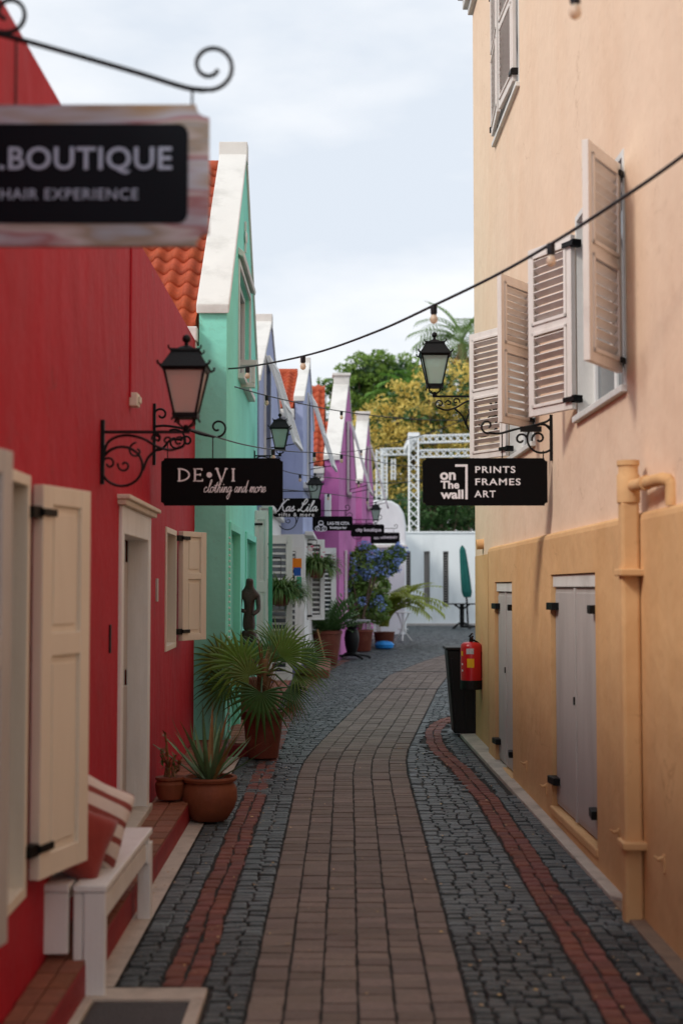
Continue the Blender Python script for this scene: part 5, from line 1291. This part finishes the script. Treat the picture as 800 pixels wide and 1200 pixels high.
# areca palm
c = Vector((P(450, 748, 33).x, 33, G(33)+.01))
AP = thing('potted_palm', 'yellow green feathery palm beside the blue flowering shrub', 'potted plant', c)
pot(AP, c, [(.18, 0), (.2, .02), (.24, .3), (.26, .32), (.24, .33)], M_potd, soil=(.23, .32))
def frond(b, p_, az, el, L_, droop, n=12, lw=.03, ll=.28):
    e = el; p_ = Vector(p_); pts = [p_.copy()]
    for k in range(n):
        p_ = p_+Vector((cos(az)*cos(e), sin(az)*cos(e), sin(e)))*L_/n; e -= droop/n; pts.append(p_.copy())
        if k > 1:
            l = ll*(1-.6*abs(k/n-.5)*1.4)
            for sg in (-1, 1): ribbon(b, p_, az+sg*.95, e+.1, l, lw, .9, 3, .1, tone=rnd.random())
    b.tube(pts, [.012*(1-.8*i/n) for i in range(n+1)], 4)
b = MB()
for i in range(40): frond(b, c+Vector((rnd.uniform(-.1, .1), rnd.uniform(-.1, .1), .45)), rnd.uniform(0, 6.28) if i > 9 else rnd.uniform(-1.0, .6), rnd.uniform(1.15, 1.5), rnd.uniform(1.25, 1.85), rnd.uniform(1.0, 2.2), n=18, lw=.06, ll=.32)
b.build('frond', M_areca, AP)
# ================================================================== STREET THINGS
# carved statue: one continuous skinned body with a child at its side
def skin(name, verts, edges, radii, m, parent, sub=2):
    me = bpy.data.meshes.new(name); me.from_pydata([tuple(v) for v in verts], edges, []); me.materials.append(m)
    o = link(name, me, parent); o.modifiers.new('skin', 'SKIN'); sb = o.modifiers.new('sub', 'SUBSURF'); sb.levels = sb.render_levels = sub
    sv_ = me.skin_vertices[0].data
    for i, r in enumerate(radii): sv_[i].radius = (r, r) if not isinstance(r, tuple) else r
    sv_[0].use_root = True; return o
c = Vector((P(292, 735, 15.6).x, 15.6, G(15.6)+.11))
ST = thing('wooden_statue', 'dark carved wooden figure of an adult holding a child above the palm', 'statue', c)
bx('pedestal', M_potd, c.x-.13, c.x+.13, c.y-.13, c.y+.13, c.z, c.z+.45, ST, bevel=.02)
Vt = [(0,0,.75),(0,0,.95),(0,0,1.15),(0,0,1.25),(.01,-.01,1.36),(-.06,0,.55),(-.07,-.01,.05),(.06,0,.55),(.07,-.01,.05),(-.13,0,1.10),(-.15,-.08,.92),(-.04,-.13,.90),(.13,0,1.10),(.15,-.06,.92),(.06,-.13,.85)]
Ed = [(0,1),(1,2),(2,3),(3,4),(0,5),(5,6),(0,7),(7,8),(2,9),(9,10),(10,11),(2,12),(12,13),(13,14)]
vs = [Vector((x*.72, y, z*.8+.45))+c for x, y, z in Vt]; off = wpos(ST); skin('figure', [v-off for v in vs], Ed, [.07,.06,.07,.03,.065,.05,.04,.05,.04,.033,.026,.022,.033,.026,.022], M_statue, ST)
Vc = [(-.13,-.06,.86),(-.14,-.06,1.0),(-.14,-.06,1.08),(-.14,-.07,1.17),(-.10,-.14,.80),(-.16,-.14,.80),(-.08,-.12,.97),(-.19,-.12,.95)]
vs = [Vector((x-.03, y, z*.8+.45))+c for x, y, z in Vc]; skin('child_figure', [v-off for v in vs], [(0,1),(1,2),(2,3),(0,4),(0,5),(1,6),(1,7)], [.045,.04,.025,.05,.03,.03,.02,.02], M_statue, ST)
# clothes hung by the lavender shop
c = P(346, 656, 20.3); HG = thing('hanging_banner', 'orange, yellow and blue cloth hanging by the louvred leaf', 'banner', c)
bx('cloth', M_orange, c.x-.07, c.x+.09, 20.28, 20.31, c.z-.13, c.z+.02, HG, bevel=.005); bx('cloth_strip', mat('yellow_cloth', '#e8a51c', .8, .05, 10, .2, 50), c.x-.085, c.x-.035, 20.25, 20.275, c.z-.28, c.z+.0, HG); bx('blue_patch', M_bluec, c.x-.02, c.x+.08, 20.26, 20.29, c.z-.23, c.z-.11, HG)
bx('green_patch', M_green2, c.x+.02, c.x+.09, 20.27, 20.30, c.z-.55, c.z-.24, HG)
b = MB(); b.tube([c+Vector((0, 0, .02)), c+Vector((.0, 0, .12)), Vector((-1.03, 20.3, c.z+.13))], .006, 5); b.build('hanger', M_iron, HG)
# black pedestal table
c = Vector((P(412, 760, 28.2).x, 28.2, G(28.2)))
TB_ = thing('round_table', 'black pedestal table with round top beside the terracotta pot', 'table', c)
b = MB(); b.lathe([(.36, .73), (.38, .74), (.38, .765), (.36, .775)], 26, c); b.build('table_top', mat('grey_table_top', '#777a7c', .4, .1, 20, .1), TB_, smooth=True)
b = MB(); b.lathe([(.16, .06), (.17, .1), (.10, .14), (.13, .25), (.15, .4), (.13, .55), (.09, .6), (.12, .7), (.15, .73)], 16, c); b.build('pedestal', M_iron, TB_, smooth=True)
for k in range(4):
    a = k*pi/2+.5; b = MB(); b.tube([c+Vector((cos(a)*.1, sin(a)*.1, .09)), c+Vector((cos(a)*.36, sin(a)*.36, .05)), c+Vector((cos(a)*.42, sin(a)*.42, .02))], .025, 6); b.build('foot', M_iron, TB_)
# white bistro table
c = Vector((P(472, 748, 35.5).x, 35.5, G(35.5)))
WT = thing('bistro_table', 'small white wrought iron table by the palm', 'table', c)
b = MB(); b.lathe([(.24, .70), (.25, .71), (.25, .725)], 20, c); b.build('table_top', M_wood, WT)
for k in range(3):
    a = k*2.1+.4; b = MB(); b.tube([c+Vector((cos(a)*x, sin(a)*x, z)) for x, z in curve2([(.17, .70), (.05, .45), (.06, .25), (.24, .02)])], .018, 5); b.build('leg', M_wood, WT)
b = MB(); b.tube([c+Vector((.12*cos(t*pi/5), .12*sin(t*pi/5), .3)) for t in range(11)], .012, 5); b.build('ring', M_wood, WT)
c = Vector((P(450, 748, 33.6).x, 31.9, G(32))); c.x = P(450, 748, 31.9).x
b = MB(); b.lathe([(.12, .0), (.2, .03), (.22, .1), (.17, .16), (.05, .18)], 18, (0, 0, 0)); o = b.build('water_bowl', M_ball, loc=c, world=False, smooth=True); tag(o, 'bright blue plastic bowl on the ground below the palm', 'bowl')
# bin behind the wall corner
BI = thing('waste_bin', 'tall black bin standing at the far corner of the ochre wall', 'bin', (1.27, 15.15, G(15)+.02))
x0, x1 = P(531, 860, 15).x, P(561, 860, 15).x; X0, X1 = P(523, 760, 15).x, 1.44; zb, zt = G(15)+.025, P(0, 762, 15).z
b = MB(); b.hexa([(x0, 14.95, zb), (x1, 14.95, zb), (x1, 15.30, zb), (x0, 15.30, zb)], [(X0, 14.93, zt), (X1, 14.93, zt), (X1, 15.36, zt), (X0, 15.36, zt)]); b.build('body', M_bin, BI, bevel=.015)
b = MB(); b.box(X0-.015, X1+.01, 14.91, 15.38, zt+.001, zt+.035); b.build('rim', M_bin, BI, bevel=.01)
for t in (.15, .5, .85):
    b = MB(); a = lerp(x0, x1, t); c_ = lerp(X0, X1, t); b.hexa([(a-.012, 14.935, zb+.05), (a+.012, 14.935, zb+.05), (a+.012, 14.952, zb+.05), (a-.012, 14.952, zb+.05)], [(c_-.012, 14.915, zt-.08), (c_+.012, 14.915, zt-.08), (c_+.012, 14.932, zt-.08), (c_-.012, 14.932, zt-.08)]); b.build('rib', M_bin, BI)
# extinguisher on the wall end
c = P(552, 806, 14.35); EX = thing('fire_extinguisher', 'red fire extinguisher with yellow and grey labels on the ochre wall corner', 'fire extinguisher', c)
b = MB(); h = P(0, 752, 14.35).z-c.z; r = .108
b.lathe([(.06, .05), (r, .06), (r, h-.06), (r*.95, h-.03), (r*.75, h-.008), (.03, h+.0)], 26, c); b.build('cylinder', M_ext, EX, smooth=True)
b = MB(); b.lathe([(r*.98, -.015), (r*1.03, -.01), (r*1.03, .075), (r*.98, .08)], 26, c); b.build('base_ring', M_bin, EX)
b = MB(); b.lathe([(.022, h-.01), (.022, h+.03), (.014, h+.05)], 12, c); b.bar(c+Vector((-.02, 0, h+.05)), c+Vector((.01, -.02, h+.085)), .02, .012); b.bar(c+Vector((-.01, 0, h+.03)), c+Vector((.005, -.12, h+.06)), .018, .010); b.build('valve', M_bin, EX)
b = MB(); b.tube(curve2([c+Vector((.02, -.02, h+.02)), c+Vector((.09, -.02, h-.04)), c+Vector((.115, 0, h-.2)), c+Vector((.105, 0, .12))]), .010, 6); b.build('hose', M_bin, EX)
def wrap(a0, a1, z0, z1, m, name, off=.0015):
    b = MB(); n = 6
    for i in range(n):
        p_, q_ = lerp(a0, a1, i/n), lerp(a0, a1, (i+1)/n); R_ = r+off
        b.quad(*[c+Vector((R_*cos(radians(a)), R_*sin(radians(a)), z)) for a, z in ((p_, z0), (q_, z0), (q_, z1), (p_, z1))])
    b.build(name, m, EX)
wrap(-118, -80, h*.45, h*.64, M_yel, 'label'); wrap(-122, -82, h*.74, h*.86, M_grl, 'label'); wrap(-160, -145, h*.7, h*.8, M_yel, 'label'); wrap(-155, -145, h*.36, h*.4, M_letter, 'label'); wrap(-155, -145, h*.5, h*.54, M_letter, 'label')
b = MB(); b.box(c.x+r*.8, WR(14.35)+.0, c.y-.05, c.y+.05, c.z+.1, c.z+h-.1); b.build('wall_mount', M_bin, EX)
# parasol and terrace table by the end wall
c = Vector((P(548, 731, 44.5).x, 44.5, G(44.5)))
UM = thing('closed_parasol', 'closed teal parasol standing by the far white wall', 'parasol', c)
zt = P(0, 640, 44.5).z; zb = P(0, 700, 44.5).z
b = MB(); b.tube([c+Vector((0, 0, .02)), Vector((c.x-.05, c.y, zb+.2)), Vector((c.x-.17, c.y, zt+.02))], .03, 8); b.build('pole', M_iron, UM)
b = MB(); pr_ = []; n = 16
zz = [0, .1, .35, .7, .93, 1.0]; rr = [.13, .17, .16, .13, .10, .04]
for z, R_ in zip(zz, rr):
    for k in range(n):
        a = 2*pi*k/n; q_ = R_*(1.0 if k % 2 else .82); zc = lerp(zb, zt, z); b.v.append((c.x+lerp(-.02, -.17, z)+q_*cos(a), c.y+q_*sin(a), zc+(0.03 if (k % 2 and z == 0) else 0)))
for i in range(len(zz)-1):
    for k in range(n): b.f.append((i*n+k, i*n+(k+1) % n, (i+1)*n+(k+1) % n, (i+1)*n+k)); b.t.append(.5)
b.f.append(tuple(range(n))); b.f.append(tuple(range(5*n, 6*n))); b.t += [.5, .5]
b.build('canopy', M_umb, UM)
b = MB(); b.lathe([(.25, 0), (.25, .05), (.05, .09)], 16, c); b.build('base', M_iron, UM)
c = Vector((P(541, 734, 43.2).x, 43.2, G(43.2)))
TT = thing('terrace_table', 'black table on a splayed pedestal below the closed parasol', 'table', c)
bx('table_top', M_iron, c.x-.42, c.x+.42, c.y-.35, c.y+.35, .74+c.z, .775+c.z, TT, bevel=.01)
b = MB(); b.tube([c+Vector((0, 0, .1)), c+Vector((0, 0, .74))], .07, 8); b.build('pedestal', M_iron, TT)
for k in range(4):
    a = k*pi/2+.6; b = MB(); b.tube([c+Vector((0, 0, .22)), c+Vector((cos(a)*.2, sin(a)*.2, .14)), c+Vector((cos(a)*.36, sin(a)*.36, .015))], .025, 5); b.build('foot', M_iron, TT)
    b = MB(); b.tube([c+Vector((0, 0, .55)), c+Vector((cos(a)*.15, sin(a)*.15, .66)), c+Vector((cos(a)*.3, sin(a)*.25, .735))], .018, 5); b.build('brace', M_iron, TT)
# wooden broom handle leaning on the pot
b = MB(); b.tube([P(372, 738, 25.5), Vector((P(389, 771, 25.4).x-.08, 25.0, G(25)+.02))], .014, 6); o = b.build('wooden_stick', M_straw); tag(o, 'thin wooden stick leaning by the terracotta pot', 'stick')

# ================================================================== TRUSS behind the wall
def truss_seg(R, a, c, w=.3, name='truss_beam', up=(0,0,1)):
    a = Vector(a); c = Vector(c); d = (c-a).normalized(); r = d.cross(Vector(up))
    if r.length < .1: r = d.cross(Vector((0, 1, 0)))
    r.normalize(); u = r.cross(d); h = w/2; b = MB(); cs = [(-1,-1),(1,-1),(1,1),(-1,1)]
    for p_, q_ in cs: b.tube([a+r*p_*h+u*q_*h, c+r*p_*h+u*q_*h], .024, 6)
    L_ = (c-a).length; n = max(2, int(L_/w)); 
    for i in range(n):
        for (p_, q_), (s_, t_) in zip(cs, cs[1:]+cs[:1]):
            A = a+d*L_*i/n; B = a+d*L_*(i+1)/n; X, Y_ = A+r*p_*h+u*q_*h, B+r*s_*h+u*t_*h
            b.tube([X, Y_], .011, 4, cap=False); b.tube([A+r*s_*h+u*t_*h, B+r*p_*h+u*q_*h], .011, 4, cap=False)
    return b.build(name, M_alu, R)
D = 49.0
TR = thing('stage_truss', 'white metal lattice truss frame standing behind the far wall', 'truss', (P(484, 620, D).x, D, G(D)))
X = lambda u, d=D: P(u, 600, d).x
Zv = lambda v, d=D: P(400, v, d).z
truss_seg(TR, (X(484.5), D, G(D)), (X(484.5), D, Zv(509)), .32, 'truss_post')
truss_seg(TR, (X(491), D, Zv(515)), (X(640), D, Zv(511)), .24)
truss_seg(TR, (X(491), D, Zv(532)), (X(640), D, Zv(529)), .24)
truss_seg(TR, (X(640), D, G(D)), (X(640), D, Zv(509)), .32, 'truss_post')
D2 = 53
truss_seg(TR, (X(445, D2), D2, Zv(530, D2)), (X(480, D2), D2, Zv(529, D2)), .24)
truss_seg(TR, (X(444, D2), D2, G(D2)), (X(444, D2), D2, Zv(527, D2)), .2, 'truss_post')
truss_seg(TR, (X(451, D2), D2, G(D2)), (X(451, D2), D2, Zv(527, D2)), .14, 'truss_post')
truss_seg(TR, (X(462, D2), D2+1, Zv(560, D2)), (X(462, D2), D2+1, Zv(535, D2)), .14, 'truss_post')
truss_seg(TR, (X(484.5), D, Zv(512)), (X(484.5), D+5, Zv(512)), .24)
b = MB(); b.box(X(478), X(491), D-.2, D+.2, Zv(512), Zv(507.5)); b.build('corner_block', M_alu, TR)

# ================================================================== TREES beyond the wall
def tree(label, base, h, clumps, n, leaf, m, group='trees beyond the far wall', limbs=6, up=0, tr=.22):
    T = thing('tree', label, 'tree', base, 0, group); base = Vector(base)
    b = MB(); cs = [Vector(c_[0]) for c_ in clumps]; b.tube([base, base+Vector((.1, 0, h*.25)), base+Vector((0, .1, h*.5))], [tr, tr*.8, tr*.6], 8)
    for c_ in cs[:limbs*2]:
        s_ = base+Vector((0, .1, h*rnd.uniform(.3, .5))); b.tube(curve2([s_, s_.lerp(c_, .5)+Vector((rnd.uniform(-.2, .2), 0, -.25)), c_], 3), [tr*.45*(1-.12*i) for i in range(7)], 5)
    b.build('trunk', M_bark, T, smooth=True)
    b = MB(); tot = sum(r**2 for _, r in clumps)
    core = MB()
    for c_, r in clumps:
        k = int(n*r*r/tot); nt_ = max(3, int(9*r*r/1.0)); c_ = Vector(c_)
        cloud(core, c_, (r*.8, r*.8, r*.7), k//4, leaf)
        for i in range(nt_):
            d = Vector((rnd.gauss(0, 1), rnd.gauss(-.4, 1), rnd.gauss(.25, 1))).normalized()
            cloud(b, c_+d*r*.85, (r*.36, r*.36, r*.28), max(10, k//nt_), leaf*.62, up=.4)
    b.build('crown', m, T); core.build('inner_foliage', M_leafd, T); return T
def clumps(pts, d, jit=1.2, r=(.8, 1.5), per=3):
    o = []
    for u, v in pts:
        for k in range(per):
            p_ = P(u+rnd.uniform(-8, 8), v+rnd.uniform(-6, 6), d+rnd.uniform(-jit, jit)); o.append((p_, rnd.uniform(*r)*.8))
    return o
Yp = [(455,480),(480,470),(505,463),(530,455),(548,452),(440,505),(465,500),(490,490),(515,482),(540,478),(575,465),(600,480),(440,530),(465,525),(495,520),(520,510),(545,505),(570,500),(600,510),(455,555),(520,540),(545,540),(575,540),(530,570),(550,590),(500,560),(470,580),(595,560)]
tree('broad tree in yellow leaf right behind the white wall', (P(520, 700, 57).x, 57, G(57)), 6, clumps(Yp, 56, 1.5, (.75, 1.35), 4), 21000, .26, M_yell)
Gp = [(410,448),(425,435),(440,430),(455,440),(415,465),(435,460),(460,455),(475,440),(405,480),(425,485),(450,475),(480,455),(400,500),(470,470),(495,450)]
tree('green round topped tree left of the yellow one', (P(430, 700, 66).x, 66, G(66)), 9, clumps(Gp, 65, 1.5, (.7, 1.2), 4), 13000, .30, M_tgrn)
Lp = [(510,600),(540,600),(560,610),(500,620),(525,615),(470,600),(590,600),(545,570),(515,580)]
tree('low dark bush under the yellow tree behind the wall', (P(520, 690, 51.5).x, 51.5, G(51.5)), 3, clumps(Lp, 51.5, .8, (.6, 1.0), 4), 6000, .22, M_leafd, tr=.12)
bk = [(u, v) for u in range(380, 640, 24) for v in (520, 560, 600)]
tree('dense dark green growth filling behind the yellow tree', (P(560, 700, 72).x, 72, G(60)), 7, clumps(bk, 72, 1.5, (1.3, 1.9), 2), 9000, .5, M_leafd)
tree('small sprig of green tree peeping above the first magenta gable', (P(380, 640, 60).x, 60, G(60)), 9, clumps([(391, 452), (383, 456), (395, 462), (402, 470)], 60, .5, (.3, .45), 3), 700, .26, M_tgrn, tr=.12)
def palm(label, base, h, nf, L_, m=M_tpalm, lean=(0, 0), el=(-.3, 1.35)):
    base = Vector(base); T = thing('palm_tree', label, 'palm tree', base, 0, 'palms beyond the far wall'); top_ = base+Vector((lean[0], lean[1], h))
    b = MB(); b.tube(curve2([base, base.lerp(top_, .5)+Vector((.15, 0, 0)), top_], 5), .2, 8); b.build('trunk', M_bark, T, smooth=True)
    b = MB()
    for i in range(nf): frond(b, top_, rnd.uniform(0, 6.28), rnd.uniform(*el), L_*rnd.uniform(.8, 1.15), rnd.uniform(.9, 2.0), 13, .09, .75)
    b.build('frond', m, T)
    b = MB()
    for i in range(14): frond(b, top_-Vector((0, 0, .15)), rnd.uniform(0, 6.28), rnd.uniform(-1.2, -.8), L_*.55, .5, 8, .09, .5)
    b.build('dead_frond', M_straw, T)
pt = P(541, 395, 60); palm('tall palm showing above the lamp at the peach wall', (pt.x, 60, G(60)), pt.z-.9, 44, 2.5)
pt = P(487, 455, 62); palm('low bright green palm between the two trees', (pt.x, 62, G(60)), pt.z-1.2, 26, 2.1, m=mat('bright_frond', '#6fa043', .5, .2, 2, 0, backlight=.3), el=(.3, 1.4))
